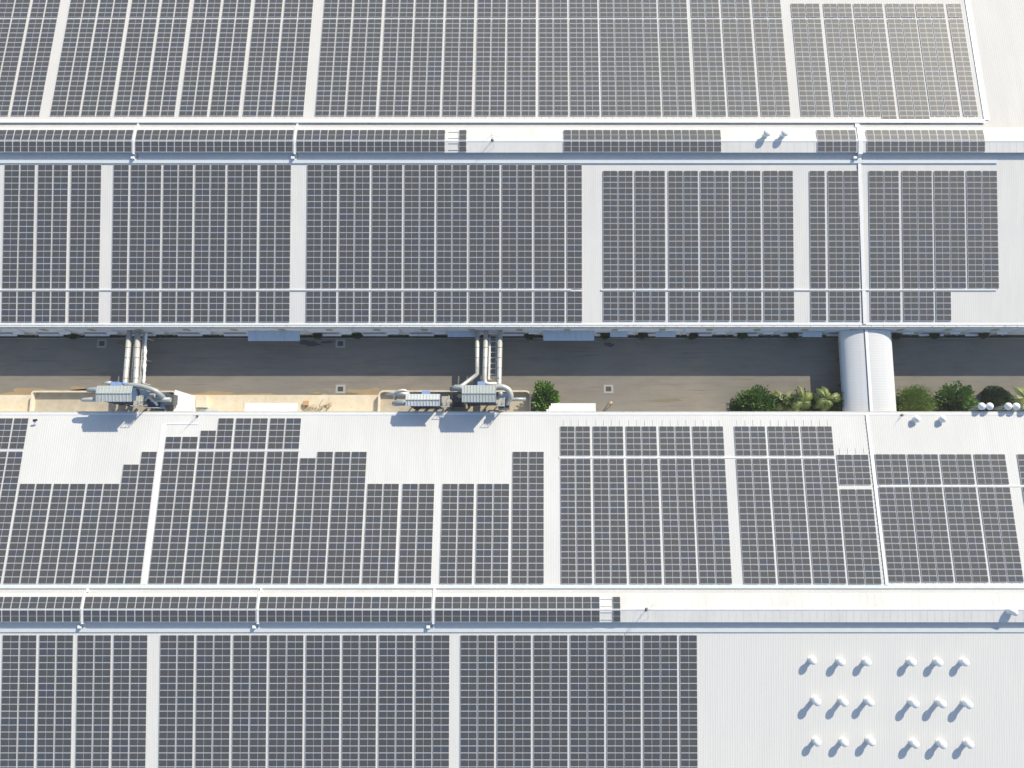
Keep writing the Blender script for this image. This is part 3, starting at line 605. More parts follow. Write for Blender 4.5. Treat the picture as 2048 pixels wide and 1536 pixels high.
# ---------------------------------------------------------------- dust filter units
def arc(pts, n=5):
    """Catmull-Rom through points"""
    P = [Vector(p) for p in pts]; P = [P[0] * 2 - P[1]] + P + [P[-1] * 2 - P[-2]]; out = []
    for i in range(1, len(P) - 2):
        for k in range(n):
            t = k / n; a, b_, c, d = P[i - 1:i + 3]
            out.append(.5 * ((2 * b_) + (-a + c) * t + (2 * a - 5 * b_ + 4 * c - d) * t * t + (-a + 3 * b_ - 3 * c + d) * t ** 3))
    out.append(P[-2]); return out
def unit(x0, x1, y0, y1, zt, label, roofm, nseg=10, plat=None):
    root = empty('filter_unit', ((x0 + x1) / 2, (y0 + y1) / 2, 0)); tag(root, label, 'filter unit', 'dust filter units by the lower warehouse')
    P = lambda b, n, s=False: part(b, n, root, s)
    ym = (y0 + y1) / 2; w = (x1 - x0) / nseg
    b = MB().use(roofm)
    for i in range(nseg):
        xa = x0 + i * w
        for (ya, yb, za, zb) in ((y0, ym, zt - .18, zt), (ym, y1, zt, zt - .18)):
            b.hexa([(xa, ya, za - .06), (xa + w, ya, za - .06), (xa + w, yb, zb - .06), (xa, yb, zb - .06), (xa, ya, za), (xa + w, ya, za), (xa + w, yb, zb), (xa, yb, zb)])
            b.hexa([(xa + w * .80, ya, za + .001), (xa + w * .98, ya, za + .001), (xa + w * .98, yb, zb + .001), (xa + w * .80, yb, zb + .001), (xa + w * .83, ya, za + .06), (xa + w * .95, ya, za + .06), (xa + w * .95, yb, zb + .06), (xa + w * .83, yb, zb + .06)])
    P(b, 'roof'); b = MB().use('ductgrey'); b.sbox(x0, x1, ym - .05, ym + .05, lambda y: zt, .0, .075); P(b, 'ridge_strip')
    cx0, cx1, cy0, cy1 = x0 + .3, x1 - .35, y0 + .2, y1 - .2; zb = zt - 5.0
    b = MB().use('blue'); b.box(cx0, cx1, cy0, cy1, zb, zt - .45)
    n = 5
    for i in range(n + 1):
        xx = cx0 + (cx1 - cx0 - .08) * i / n; b.box(xx, xx + .08, cy0 - .05, cy0 - .001, zb, zt - .5); b.box(xx, xx + .08, cy1 + .001, cy1 + .05, zb, zt - .5)
    P(b, 'casing')
    for i in (0, 1, 2):
        wa = (cx1 - cx0) / 3; xa = cx0 + i * wa; xm = xa + wa / 2; yy = (cy0 + cy1) / 2
        b = MB().use('blue'); b.hexa([(xm - .15, yy - .15, zb - 1.5), (xm + .15, yy - .15, zb - 1.5), (xm + .15, yy + .15, zb - 1.5), (xm - .15, yy + .15, zb - 1.5), (xa + .02, cy0, zb - .001), (xa + wa - .02, cy0, zb - .001), (xa + wa - .02, cy1, zb - .001), (xa + .02, cy1, zb - .001)]); P(b, 'hopper')
        b = MB().use('ductgrey'); b.lathe([(.22, 0), (.24, .05), (.24, .75), (.2, .8)], 14, (xm, yy, zb - 2.2)); P(b, 'drum')
    for xx in (cx0 + .06, cx1 - .06):
        for yy in (cy0 + .06, cy1 - .06):
            b = MB().use('steel'); b.box(xx - .07, xx + .07, yy - .07, yy + .07, .05, zb); P(b, 'leg')
    for zz in (zb + .6, zb - .3):
        b = MB().use('steel'); b.box(cx0, cx1, cy0 - .12, cy0 - .06, zz, zz + .08); P(b, 'handrail')
    if plat:
        px0, px1, py0, py1, pz = plat
        b = MB().use('grating'); b.box(px0, px1, py0, py1, pz - .08, pz)
        b.box(px0 + .2, px1 - .15, py0 + .15, (py0 + py1) / 2, pz + .001, pz + .5); P(b, 'platform')
        b = MB().use('rail')
        for (a, c) in (((px0, py0), (px1, py0)), ((px1, py0), (px1, py1))):
            b.tube([(a[0], a[1], pz + .9), (c[0], c[1], pz + .9)], .03, 6); b.tube([(a[0], a[1], pz + .45), (c[0], c[1], pz + .45)], .025, 6)
            for q in (0, .5, 1): xx = a[0] + (c[0] - a[0]) * q; yy = a[1] + (c[1] - a[1]) * q; b.tube([(xx, yy, pz), (xx, yy, pz + .9)], .03, 6)
        P(b, 'railing')
        b = MB().use('steel')
        for (xx, yy) in ((px1 - .08, py0 + .08), (px1 - .08, py1 - .08)): b.box(xx - .06, xx + .06, yy - .06, yy + .06, .05, pz - .08)
        P(b, 'frame')
        b = MB().use('steel')                                      # cat ladder down the side
        for dx in (0, .4): b.tube([(px1 + .05, py0 + .3 + dx, .1), (px1 + .05, py0 + .3 + dx, pz + .9)], .025, 6)
        for j in range(int(pz / .3)): b.tube([(px1 + .05, py0 + .3, .3 + j * .3), (px1 + .05, py0 + .7, .3 + j * .3)], .018, 5)
        P(b, 'ladder')
    return root, P
A, PA = unit(-63.52, -58.5, 11.98, 14.25, 8.35, 'left filter unit with ribbed grey roof by the far-left duct bundle', 'unitroof', 10, (-59.1, -57.85, 11.5, 13.0, 6.4))
PA(MB().use('ductgrey').tube([(-63.2, 13.75, 6.9), (-64.4, 13.8, 6.95), (-65.3, 13.8, 6.9), (-65.8, 13.78, 6.7)], [.42, .42, .38, .22], 14), 'inlet', True)
PA(MB().use('duct').tube([(-63.2, 12.45, 7.0), (-65.0, 12.4, 7.05), (-66.0, 12.36, 7.0), (-66.4, 12.35, 6.9)], [.33, .33, .3, .16], 14), 'inlet', True)
PA(MB().use('ductgrey').tube(arc([(-60.6, 14.55, 6.3), (-59.7, 14.55, 6.5), (-58.4, 14.42, 6.5), (-57.1, 14.1, 6.4), (-56.1, 13.65, 6.1), (-55.7, 13.1, 5.4), (-55.9, 12.8, 4.2)]), .36, 16), 'exhaust_duct', True)
PA(MB().use('ductgrey').tube([(-57.4, 12.62, 5.1), (-54.6, 12.66, 5.0)], [.34, .34], 14), 'tail_pipe', True)
PA(MB().use('blue').box(-58.3, -56.4, 11.5, 13.9, 1.6, 4.3).box(-58.1, -56.9, 12.0, 13.4, 4.301, 4.9), 'fan_housing')
PA(MB().use('steel').box(-56.3, -55.0, 12.1, 13.6, 2.2, 3.4), 'fan_motor')
b = MB().use('rail')
for k in range(5): b.tube([(-58.2 + k * .5, 11.45, 4.3), (-58.2 + k * .5, 11.45, 5.2)], .025, 6)
b.tube([(-58.2, 11.45, 5.2), (-56.2, 11.45, 5.2)], .03, 6).tube([(-58.2, 11.45, 4.8), (-56.2, 11.45, 4.8)], .025, 6); PA(b, 'railing')
PA(MB().use('bluelight').box(-63.1, -61.9, 14.6, 15.15, 5.0, 5.8), 'motor'); PA(MB().use('bluelight').lathe([(.3, 0), (.34, .1), (.34, .5), (.1, .6)], 14, (-61.3, 14.95, 5.0)), 'motor', True)
PA(MB().use('duct').tube([(-64.6, 15.0, 5.2), (-63.9, 15.05, 5.3), (-63.2, 15.0, 5.4)], [.12, .25, .3], 12), 'nozzle', True)
PA(MB().use('duct').tube(arc([(-58.2, 12.5, 5.2), (-57.6, 12.9, 5.6), (-57.0, 12.5, 5.3), (-56.8, 11.9, 4.4)]), .18, 10), 'branch_pipe', True)
PA(MB().use('grating').box(-57.5, -56.9, 12.9, 13.5, 4.6, 5.4), 'control_box')
B, PB = unit(-19.9, -15.0, 11.47, 13.2, 7.3, 'low pale-roofed filter unit left of the larger one in the kerbed compound', 'unitroof_pale', 11, (-15.0, -13.85, 11.5, 13.1, 5.4))
PB(MB().use('duct').tube([(-19.7, 13.3, 5.4), (-21.0, 13.5, 5.5), (-22.0, 13.5, 5.5), (-23.2, 13.45, 5.3)], [.34, .34, .26, .14], 14), 'inlet', True)
PB(MB().use('ductgrey').tube([(-19.7, 12.2, 5.3), (-20.9, 12.15, 5.2), (-21.7, 12.1, 4.9), (-22.2, 12.1, 4.4)], [.42, .44, .42, .3], 14), 'inlet', True)
PB(MB().use('duct').tube(arc([(-19.9, 13.6, 5.2), (-20.4, 13.9, 5.6), (-21.2, 13.8, 5.8), (-21.8, 13.4, 5.5), (-21.9, 12.8, 4.6)]), .22, 12), 'branch_pipe', True)
PB(MB().use('bluelight').box(-17.95, -16.85, 13.3, 13.9, 4.4, 5.3), 'motor')
Cc, PC = unit(-11.75, -6.92, 11.9, 14.32, 8.35, 'large grey-roofed filter unit at the end of the middle duct bundle', 'unitroof', 11, (-7.0, -5.8, 11.5, 12.7, 6.4))
PC(MB().use('ductgrey').tube([(-11.3, 14.0, 5.7), (-12.2, 14.3, 5.6), (-13.0, 14.3, 5.5), (-13.8, 14.1, 5.2)], [.30, .45, .5, .3], 14), 'inlet_cone', True)
PC(MB().use('duct').tube(arc([(-7.1, 14.2, 6.4), (-6.2, 14.3, 6.5), (-5.3, 13.9, 6.45), (-4.95, 13.1, 6.2), (-5.2, 12.5, 5.6), (-5.6, 12.2, 4.6)]), .42, 16), 'exhaust_duct', True)
PC(MB().use('ductgrey').tube([(-5.75, 12.3, 5.0), (-5.0, 12.62, 5.0), (-4.2, 12.7, 5.0), (-2.8, 12.7, 4.95)], [.2, .26, .26, .25], 12), 'tail_pipe', True)
PC(MB().use('blue').box(-6.9, -5.3, 11.5, 13.7, 1.6, 4.3), 'fan_housing')
PC(MB().use('steel').box(-13.6, -12.1, 12.0, 13.6, 1.0, 3.6).box(-13.3, -12.4, 12.4, 13.2, 3.601, 4.4), 'pump_box')
PC(MB().use('bluelight').box(-9.75, -8.7, 14.6, 15.15, 5.4, 6.2), 'motor')
PC(MB().use('ductgrey').lathe([(.32, 0), (.34, .05), (.34, .5), (.2, .62), (.05, .66)], 16, (-6.4, 13.3, 6.3)), 'fan_housing', True)

# ---------------------------------------------------------------- ducts over the road
def duct(pts, r, label, group, flanges=True, m='duct'):
    pl = [Vector(p) for p in pts]
    root = empty('air_duct', tuple(pl[0])); tag(root, label, 'air duct', group)
    part(MB().use(m).tube(pl, r, 16), 'pipe', root, True)
    if flanges:
        b = MB().use('ductgrey')
        a, c = pl[0], pl[1]; L = (c - a).length; d = (c - a) / L; s = 1.0
        while s < L - .2:
            q = a + d * s; b.tube([q - d * .035, q + d * .035], r + .035, 16); s += 1.55
        part(b, 'flange', root, True)
    return root
G1 = 'ducts of the far-left road crossing'; G2 = 'ducts of the middle road crossing'
duct([(-62.4, 23.24, 3.3), (-62.4, 15.7, 3.3), (-62.35, 15.15, 3.45), (-62.3, 14.7, 4.2), (-62.3, 14.3, 4.8)], .38, 'left thick duct of the far-left road crossing', G1)
duct([(-61.1, 23.24, 3.3), (-60.85, 15.5, 3.3), (-60.7, 14.95, 3.6), (-60.6, 14.65, 4.5), (-60.6, 14.45, 6.2)], .38, 'middle thick duct of the far-left road crossing', G1)
root = empty('insulated_pipe', (-60.1, 23, 2.9)); tag(root, 'thin wrapped pipe on the right of the far-left road crossing', 'pipe', None)
pts = [(-60.13 + .22 * (i / 26) + random.uniform(-.035, .035), 23.0 - i * .30, 2.85 + random.uniform(-.02, .03)) for i in range(27)]
part(MB().use('white').tube(pts, [.17 + random.uniform(0, .10) for _ in pts], 10), 'lagging', root, True)
duct([(-10.15, 23.24, 3.3), (-10.1, 16.75, 3.3), (-10.35, 16.45, 3.3), (-12.1, 14.95, 3.9), (-12.5, 14.55, 4.6), (-12.5, 14.35, 5.2)], .31, 'duct with a kink running down-left to the cone of the large unit', G2)
duct([(-8.85, 23.24, 3.3), (-9.0, 15.9, 3.3), (-8.95, 15.4, 3.3), (-8.6, 15.15, 3.3), (-7.1, 15.15, 3.3)], .37, 'thick middle duct bending right at its lower end', G2)
duct([(-6.75, 23.24, 3.3), (-6.82, 15.4, 3.3), (-6.8, 14.9, 3.6), (-6.7, 14.6, 4.8), (-6.7, 14.4, 6.0)], .38, 'right thick duct of the middle road crossing', G2)
def truss(x0, x1, y0, y1, z, n, label, dots=False):
    b = MB().use('rail' if not dots else 'duct')
    for x in (x0, x1): b.box(x - .05, x + .05, y0, y1, z - .12, z)
    for i in range(n + 1):
        y = y0 + (y1 - y0) * i / n; b.box(x0 + .051, x1 - .051, y - .05, y + .05, z - .1, z - .02)
    for x in (x0, x1):
        for y in (y0 + .3, (y0 + y1) / 2, y1 - .6): b.box(x - .045, x + .045, y - .045, y + .045, 0.0, z - .121)
    return tag(b.build('pipe_rack'), label, 'pipe rack', 'ladder-like pipe racks over the road')
truss(-61.82, -61.58, 15.2, 23.0, 2.85, 13, 'narrow steel rack between the two thick far-left ducts')
truss(-60.62, -60.42, 15.2, 23.0, 2.75, 13, 'narrow steel rack beside the thin wrapped pipe at far left')
truss(-8.28, -7.35, 15.9, 22.6, 2.8, 8, 'wide ladder-like rack between the middle and right ducts')
b = MB().use('white')
for k in range(3): b.tube([(-8.38 + .1 * k, 22.3 - .5 * k, 3.02), (-8.45 + .1 * k, 15.9, 3.02)], .045, 8)
tag(b.build('cable_bundle'), 'pale cables bundled on the rack right of the thick middle duct', 'cables')

# ---------------------------------------------------------------- kerbed compounds
def compound(label, x0, x1, y0, y1, r, floorlabel):
    root = empty('compound_wall', ((x0 + x1) / 2, y1, 0)); tag(root, label, 'low wall')
    path = []
    def cor(cx, cy, a0, a1):
        for k in range(7):
            t = R(a0 + (a1 - a0) * k / 6); path.append((cx + r * math.cos(t), cy + r * math.sin(t)))
    path.append((x0, y0)); cor(x0 + r, y1 - r, 180, 90); cor(x1 - r, y1 - r, 90, 0); path.append((x1, y0))
    b = MB().use('kerbwall'); w = .22; h = .85
    P = [Vector((p[0], p[1])) for p in path]; L = []
    for i, p in enumerate(P):
        d = (P[min(i + 1, len(P) - 1)] - P[max(i - 1, 0)]).normalized(); n = Vector((-d.y, d.x)); L.append((p + n * w / 2, p - n * w / 2))
    for i in range(len(P) - 1):
        a, c = L[i], L[i + 1]
        b.hexa([(a[0].x, a[0].y, 0), (a[1].x, a[1].y, 0), (c[1].x, c[1].y, 0), (c[0].x, c[0].y, 0), (a[0].x, a[0].y, h), (a[1].x, a[1].y, h), (c[1].x, c[1].y, h), (c[0].x, c[0].y, h)])
    part(b, 'wall', root)
    s = MB().use('concrete'); s.box(x0 + .12, x1 - .12, y0, y1 - .12, 0, .08); tag(s.build('concrete_slab'), kind='structure')
compound('low pale wall around the far-left filter unit compound', -77.9, -56.2, 10.45, 14.4, .35, '')
compound('rounded low pale wall around the two-unit compound', -25.2, -2.25, 10.45, 14.45, .7, '')
root = empty('shed', (-53.8, 12.5, 0)); tag(root, 'small white lean-to shed at the right end of the left compound', 'shed')
b = MB().use('white'); b.hexa([(-55.6, 10.9, 1.95), (-52.7, 10.9, 1.6), (-52.7, 13.6, 1.6), (-55.6, 14.5, 1.95), (-55.6, 10.9, 2.02), (-52.7, 10.9, 1.67), (-52.7, 13.6, 1.67), (-55.6, 14.5, 2.02)])
for i in range(9):
    y = 11.0 + i * .3; b.hexa([(-55.58, y, 2.021), (-52.72, y, 1.671), (-52.72, y + .05, 1.671), (-55.58, y + .05, 2.021), (-55.58, y, 2.05), (-52.72, y, 1.70), (-52.72, y + .05, 1.70), (-55.58, y + .05, 2.05)])
part(b, 'roof', root)
b = MB().use('kerbwall'); b.box(-55.4, -52.9, 11.0, 13.4, 0.05, 1.6); part(b, 'wall', root)
o = MB().use('apron').box(-52.75, -51.3, 12.0, 13.7, .06, .95).box(-52.8, -51.25, 11.95, 13.75, .951, 1.02); tag(o.build('concrete_block'), 'pale square block against the shed on the apron', 'block')
b = MB().use('canopy')
for i in range(9): b.hexa([(-53.6 + i * .02, 11.1 + i * .09, .07 + i * .02), (-49.6, 11.0 + i * .06, .07 + i * .02), (-49.6, 11.12 + i * .06, .09 + i * .02), (-53.6, 11.22 + i * .09, .09 + i * .02), (-53.6, 11.1 + i * .09, .10 + i * .02), (-49.6, 11.0 + i * .06, .10 + i * .02), (-49.6, 11.12 + i * .06, .11 + i * .02), (-53.6, 11.22 + i * .09, .12 + i * .02)])
tag(b.build('sheet_stack'), 'grey sheets stacked on the apron below the shed', 'metal sheets')
b = MB().use('orange'); b.box(-36.75, -36.0, 12.4, 12.95, .06, .42).box(-36.8, -35.95, 12.35, 13.0, .421, .47); tag(b.build('crate'), 'faded orange crate on the apron right of the white canopy', 'crate')
b = MB().use('dry'); rd = random.Random(3)
for i in range(60):
    x, y = rd.uniform(-37.2, -33.2), rd.uniform(11.1, 12.3); a = rd.uniform(-.6, 1.3); L = rd.uniform(.4, 1.3)
    b.tube([(x, y, .1), (x + L * .5 * math.cos(a), y + L * .5 * math.sin(a), .1 + rd.uniform(.05, .3)), (x + L * math.cos(a), y + L * math.sin(a), .12)], .022, 5)
tag(b.build('dry_branches'), 'heap of dry twigs under the lower eave beside the orange crate', 'branches')

# ---------------------------------------------------------------- drains, hydrant, pillars
def manhole(x, y, label, m='surround'):
    root = empty('manhole', (x, y, 0)); tag(root, label, 'manhole', 'square manholes in the road')
    b = MB().use(m); s, t = .74, .42; sy = .66
    for (a, c, d, e) in ((-s, s, t * .9, sy), (-s, s, -sy, -t * .9), (-s, -t, -t * .9, t * .9), (t, s, -t * .9, t * .9)): b.box(a, c, d, e, -.02, .035)
    part_o = b.build('surround', root)
    b = MB().use('cover'); b.box(-t, t, -t * .9, t * .9, -.02, .02)
    for i in range(5): b.box(-t + .08, t - .08, -.3 + i * .14, -.26 + i * .14, .0201, .03)
    b.build('lid', root)
manhole(-68.44, 21.97, 'square manhole in the shade left of the far-left ducts')
manhole(-31.59, 21.97, 'square manhole in the shade just below the red hydrant')
manhole(-31.31, 14.88, 'square manhole in the sun at the edge of the pale apron')
manhole(9.72, 14.88, 'square manhole in the middle of the sunlit road')
for x, lab in ((-82.6, 'at the far left edge of the shaded road'), (-1.6, 'left of the second large canopy'), (8.5, 'right end of the second large canopy'), (15.1, 'between two small canopies')):
    b = MB().use('kerb'); b.box(-.75, .75, -.22, .22, 0, .1); b.use('leaf_dark'); 
    for j in range(6): b.box(-.6 + j * .22, -.5 + j * .22, -.15, .15, .101, .12)
    tag(b.build('drain_grate', loc=(x, 22.45, 0.0)), 'grey-green slotted drain by the shaded kerb, ' + lab, 'drain', 'drains along the shaded kerb')
root = empty('fire_hydrant', (-31.5, 23.15, .07)); tag(root, 'small red hydrant in the shaded planting bed', 'hydrant')
MB().use('red').lathe([(.17, 0), (.17, .06), (.11, .1), (.11, .55), (.16, .6), (.15, .7), (.06, .8)], 14).build('barrel', root, True)
MB().use('red').tube([(-.24, 0, .48), (.24, 0, .48)], .07, 10).build('outlet', root, True)
MB().use('white').lathe([(.07, .8), (.07, .86), (.02, .9)], 10).build('cap', root, True)

# ---------------------------------------------------------------- domed stacks at the lower eave
def stack(x, y, h, label):
    root = empty('domed_pipe', (x, y, 0)); tag(root, label, 'vent pipe', 'white domed pipes at the lower eave')
    MB().use('ductgrey').lathe([(.2, 0), (.2, h - .35)], 14).build('pipe', root, True)
    MB().use('white').lathe([(.50, h - .42), (.54, h - .38), (.53, h - .22), (.42, h - .02), (.22, h + .12), (.03, h + .16)], 22).build('dome', root, True)
    b = MB().use('steel'); b.box(-.05, .05, -1.0 + .0, -.2, h - 1.6, h - 1.5); b.build('bracket', root)
for i, (x, y) in enumerate(((63.35, 11.62), (64.5, 11.62), (67.2, 11.62), (68.35, 11.6), (69.9, 11.5))):
    stack(x, y, 5.75, ORD[i + 1] + ' from left of the white domed pipes at the lower eave, far right')

# ---------------------------------------------------------------- lightning rods
def rod(x, y, z, h, label, spread=1.3, f=None):
    root = empty('lightning_rod', (x, y, z)); tag(root, label, 'lightning rod', 'thin lightning rods on the roofs')
    MB().use('rail').tube([(0, 0, 0), (0, 0, h * .6), (0, 0, h)], [.035, .025, .008], 8).build('mast', root)
    b = MB().use('steel'); b.lathe([(.22, 0), (.22, .03), (.05, .12)], 12); b.build('foot', root)
    for (dx, dy) in ((spread * .8, spread * .5), (-spread, .0), (spread * .2, -spread)):
        zz = (f(y + dy) - z + .03) if f else .02
        MB().use('steel').tube([(0, 0, h * .55), (dx, dy, zz)], .012, 5).build('guy_wire', root)
rod(-7.8, 51.0, 8.6, 2.6, 'lightning rod on the bare part of the upper ridge monitor', 1.2, lambda y: min(fS1(y), fN1(y)))
rod(13.8, -16.4, 8.17, 2.9, 'lightning rod on the bare part of the lower ridge monitor', 1.2, lambda y: min(Z(M2['S'])(y), Z(M2['N'])(y)))
rod(-50.6, 10.2, zN2(10.2), 2.2, 'lightning rod at the lower eave near the small shed', .5, zN2)
rod(47.5 + 4.4, 10.4, zN2(10.4), 1.4, 'short rod at the lower right corner of the barrel walkway', .35, zN2)
root = empty('floodlight', (-73.7, 9.55, zN2(9.55))); tag(root, 'small black floodlight beside the top left panels of the third roof', 'floodlight')
b = MB().use('white'); b.box(-.35, -.1, -.12, .12, 0, .12); b.tube([(-.2, 0, .1), (0, 0, .5)], .035, 6); b.build('bracket', root)
b = MB().use('black'); b.hexa([(-.25, -.2, .45), (.38, -.05, .5), (.38, .22, .62), (-.25, .12, .6), (-.22, -.2, .62), (.34, -.05, .66), (.34, .2, .76), (-.22, .12, .74)]); b.build('lamp_head', root)

# ---------------------------------------------------------------- planting
def leafquad(b, p, d, L, w, rd):
    d = d.normalized(); s = d.cross(Vector((rd.uniform(-1, 1), rd.uniform(-1, 1), rd.uniform(-.3, 1)))).normalized() * w
    m = p + d * L * .55 + Vector((0, 0, rd.uniform(-.03, .05)))
    b.quad(p, m + s, p + d * L - Vector((0, 0, L * .18)), m - s)
def tree(x, y, r, h, label, m, cat='tree', name='broadleaf_tree', n=900, L=.42, w=.10, clumps=26, flat=.8, group=None, seed=0, trunk=True, sy=1.0, r0=.25):
    rd = random.Random(seed); root = empty(name, (x, y, 0)); tag(root, label, cat, group)
    cz = h - r * flat * .9
    cl = []
    for i in range(clumps):
        while True:
            v = Vector((rd.uniform(-1, 1), rd.uniform(-1, 1), rd.uniform(-.75, 1)))
            if .25 < v.length < 1: break
        q = rd.uniform(.72, 1.12)
        cl.append(Vector((v.x * r * q, v.y * r * sy * q, cz + v.z * r * flat * q)))
    if trunk:
        b = MB().use('bark'); b.tube([(0, 0, 0), (.04, .02, cz * .5), (0, 0, cz)], [.13, .10, .07], 8)
        for c in cl[:9]: b.tube([(0, 0, cz * .6), tuple(c * .5 + Vector((0, 0, cz * .35))), tuple(c)], [.05, .035, .012], 5)
        b.build('trunk', root)
    b = MB().use(m)
    for i in range(n):
        c = cl[rd.randrange(clumps)]
        o = Vector(tuple(max(-1.5, min(1.5, rd.gauss(0, 1))) for _ in range(3))) * r * r0 * .7; o.z *= .8
        p = c + o; d = (o + (c - Vector((0, 0, cz))) * .35 + Vector((0, 0, .25 * r)))
        leafquad(b, p, d, L * rd.uniform(.6, 1.25), w * rd.uniform(.7, 1.25), rd)
    b.build('crown', root); return root
tree(.15, 13.3, 1.95, 3.3, 'bright green round tree beside the rounded compound wall', 'leaf_bright', n=2600, L=.55, w=.14, clumps=44, seed=1, r0=.28)
tree(31.7, 12.7, 2.6, 3.4, 'bright broad-leaved bush left of the palms', 'leaf_bright', 'bush', 'broadleaf_bush', n=3000, L=.55, w=.13, clumps=60, seed=2, sy=.72)
tree(29.2, 11.6, 1.2, 2.2, 'dark low bush at the left end of the road planting', 'leaf_dark', 'bush', 'dark_bush', n=700, L=.4, w=.11, clumps=20, seed=12, sy=.7)
tree(55.3, 12.8, 2.7, 3.6, 'olive feathery tree touching the right side of the barrel walkway', 'leaf_olive', n=9000, L=.34, w=.055, clumps=90, seed=3, sy=.72, name='feathery_tree')
tree(58.4, 12.1, 1.5, 2.6, 'smaller olive bush between the feathery tree and dark green tree', 'leaf_olive', 'bush', 'olive_bush', n=1300, L=.3, w=.05, clumps=30, seed=13, sy=.8)
tree(61.7, 12.9, 2.6, 3.8, 'glossy dark green tree between the olive tree and clipped ball', 'leaf_bright', n=3000, L=.5, w=.14, clumps=50, seed=4, sy=.72)
tree(61.0, 11.9, 2.0, 3.0, 'dark shaded bush below the glossy green tree', 'leaf_dark', 'bush', 'dark_bush', n=1100, L=.45, w=.14, clumps=26, seed=5, sy=.6)
tree(42.6, 12.5, 2.5, 3.0, 'dark green bush against the left side of the barrel walkway', 'leaf_dark', 'bush', 'dark_bush', n=3000, L=.5, w=.1, clumps=50, seed=6, sy=.72)
def clipped(x, y, r, h, label, m, seed, n=1500, group=None, sy=.8):
    rd = random.Random(seed); root = empty('clipped_shrub', (x, y, 0)); tag(root, label, 'shrub', group)
    MB().use('bark').tube([(0, 0, 0), (0, 0, h - r * .8)], .06, 7).build('stem', root)
    b = MB().use(m)
    for i in range(n):
        t, u = rd.uniform(0, 6.283), rd.uniform(-.7, 1); s = math.sqrt(1 - u * u)
        q = r * (1 + .10 * math.sin(3 * t + seed) + .07 * math.sin(7 * u + 2 * t)) * rd.uniform(.86, 1.03)
        v = Vector((s * math.cos(t), s * math.sin(t) * sy, u * .85)); p = v * q + Vector((0, 0, h - r * .85))
        leafquad(b, p, v + Vector((rd.uniform(-.8, .8), rd.uniform(-.8, .8), rd.uniform(-.4, .6))), .2, .1, rd)
        if i % 2: leafquad(b, p * .88 + Vector((0, 0, (h - r * .85) * .12)), Vector((-v.y, v.x, .1)), .3, .2, rd)
    b.build('crown', root); return root
clipped(68.1, 13.4, 1.95, 3.0, 'large dark clipped ball shrub above the domed pipes', 'leaf_dark', 21, 5200)
tree(66.6, 11.9, 1.5, 2.2, 'reddish brown low hedge bush behind the domed pipes', 'leaf_brown', 'bush', 'hedge_bush', n=1400, L=.2, w=.08, clumps=26, seed=8, sy=.6)
def palm(x, y, h, label, seed, n=11, L=2.7, m='leaf_palm'):
    rd = random.Random(seed); root = empty('palm', (x, y, 0)); tag(root, label, 'palm', 'yellow-green palms by the walkway')
    MB().use('bark').tube([(0, 0, 0), (.05, .05, h * .5), (0, 0, h)], [.14, .11, .08], 8).build('trunk', root)
    for i in range(n):
        a = 6.283 * i / n + rd.uniform(-.45, .45); l = L * rd.uniform(.5, 1.2); rise = rd.uniform(.1, 1.2)
        b = MB().use(m); pts = []
        for k in range(8):
            t = k / 7; pts.append(Vector((math.cos(a) * l * t, math.sin(a) * l * t * .85, h + rise * 1.6 * t - (1.0 + rise) * t * t * 1.1)))
        b.tube(pts, [.03 - .003 * k for k in range(8)], 4)
        for k in range(1, 29):
            t = k / 28; j = min(6, int(t * 7)); f = t * 7 - j; p = pts[j].lerp(pts[j + 1], f); d = (pts[j + 1] - pts[j]).normalized()
            s = d.cross(Vector((0, 0, 1))).normalized(); ll = .62 * math.sin(math.pi * min(1, .15 + t * .85)) + .08
            for sg in (-1, 1):
                e = p + (s * sg * .8 + d * .55).normalized() * ll - Vector((0, 0, ll * .35)); b.quad(p - d * .045, p + d * .045, e + d * .015, e - d * .015)
        b.build('frond', root)
tree(35.0, 12.5, 1.9, 3.0, 'dark bush hidden under the leftmost palms', 'leaf_dark', 'bush', 'dark_bush', n=1500, L=.45, w=.11, clumps=34, seed=51, sy=.7)
tree(38.6, 12.5, 2.3, 3.0, 'dark bush filling the ground between the palms', 'leaf_dark', 'bush', 'dark_bush', n=1700, L=.45, w=.11, clumps=36, seed=52, sy=.7)
palm(35.6, 12.5, 2.6, 'small yellow-green palm just right of the broad-leaved bush', 31)
palm(38.4, 12.6, 2.9, 'middle yellow-green palm of the planting', 32, 11)
palm(41.7, 12.9, 3.3, 'tallest palm left of the barrel walkway, fronds into the shade', 33, 12, 2.8)
palm(72.0, 13.2, 2.0, 'palm cut off by the right edge of the photo', 34)
palm(37.0, 11.5, 2.3, 'low palm almost under the lower eave', 35, 11, 1.8)
for i, (x, lab) in enumerate(((-72.3, 'left of the far-left ducts'), (-34.8, 'right of the first large canopy'), (-31.0 + 2.3, 'right of the red hydrant'), (-2.4, 'left of the second large canopy'), (9.2, 'right of the second large canopy'), (14.9, 'between two small canopies'), (22.7, 'right of the second small canopy'), (30.2, 'fourth from the barrel walkway leftward'), (37.9, 'left of the last small canopy'), (53.9, 'just right of the barrel walkway'), (59.6, 'second right of the barrel walkway'), (67.0, 'near the right photo edge'))):
    clipped(x, 23.0, .62, 1.5 + (i % 3) * .25, 'round dark shrub against the shaded wall, ' + lab, 'leaf_dark', 40 + i, 420, 'round shrubs against the shaded wall', .7)
rd = random.Random(99); b = MB().use('leaf_dark')
for i in range(9000):
    x = rd.uniform(-88, 76); y = rd.uniform(22.9, 23.28)
    if math.sin(x * .31) + math.sin(x * .83 + 1) < -.9: continue
    leafquad(b, Vector((x, y, .06)), Vector((rd.uniform(-1, 1), rd.uniform(-.5, .5), 1.2)), .28, .05, rd)
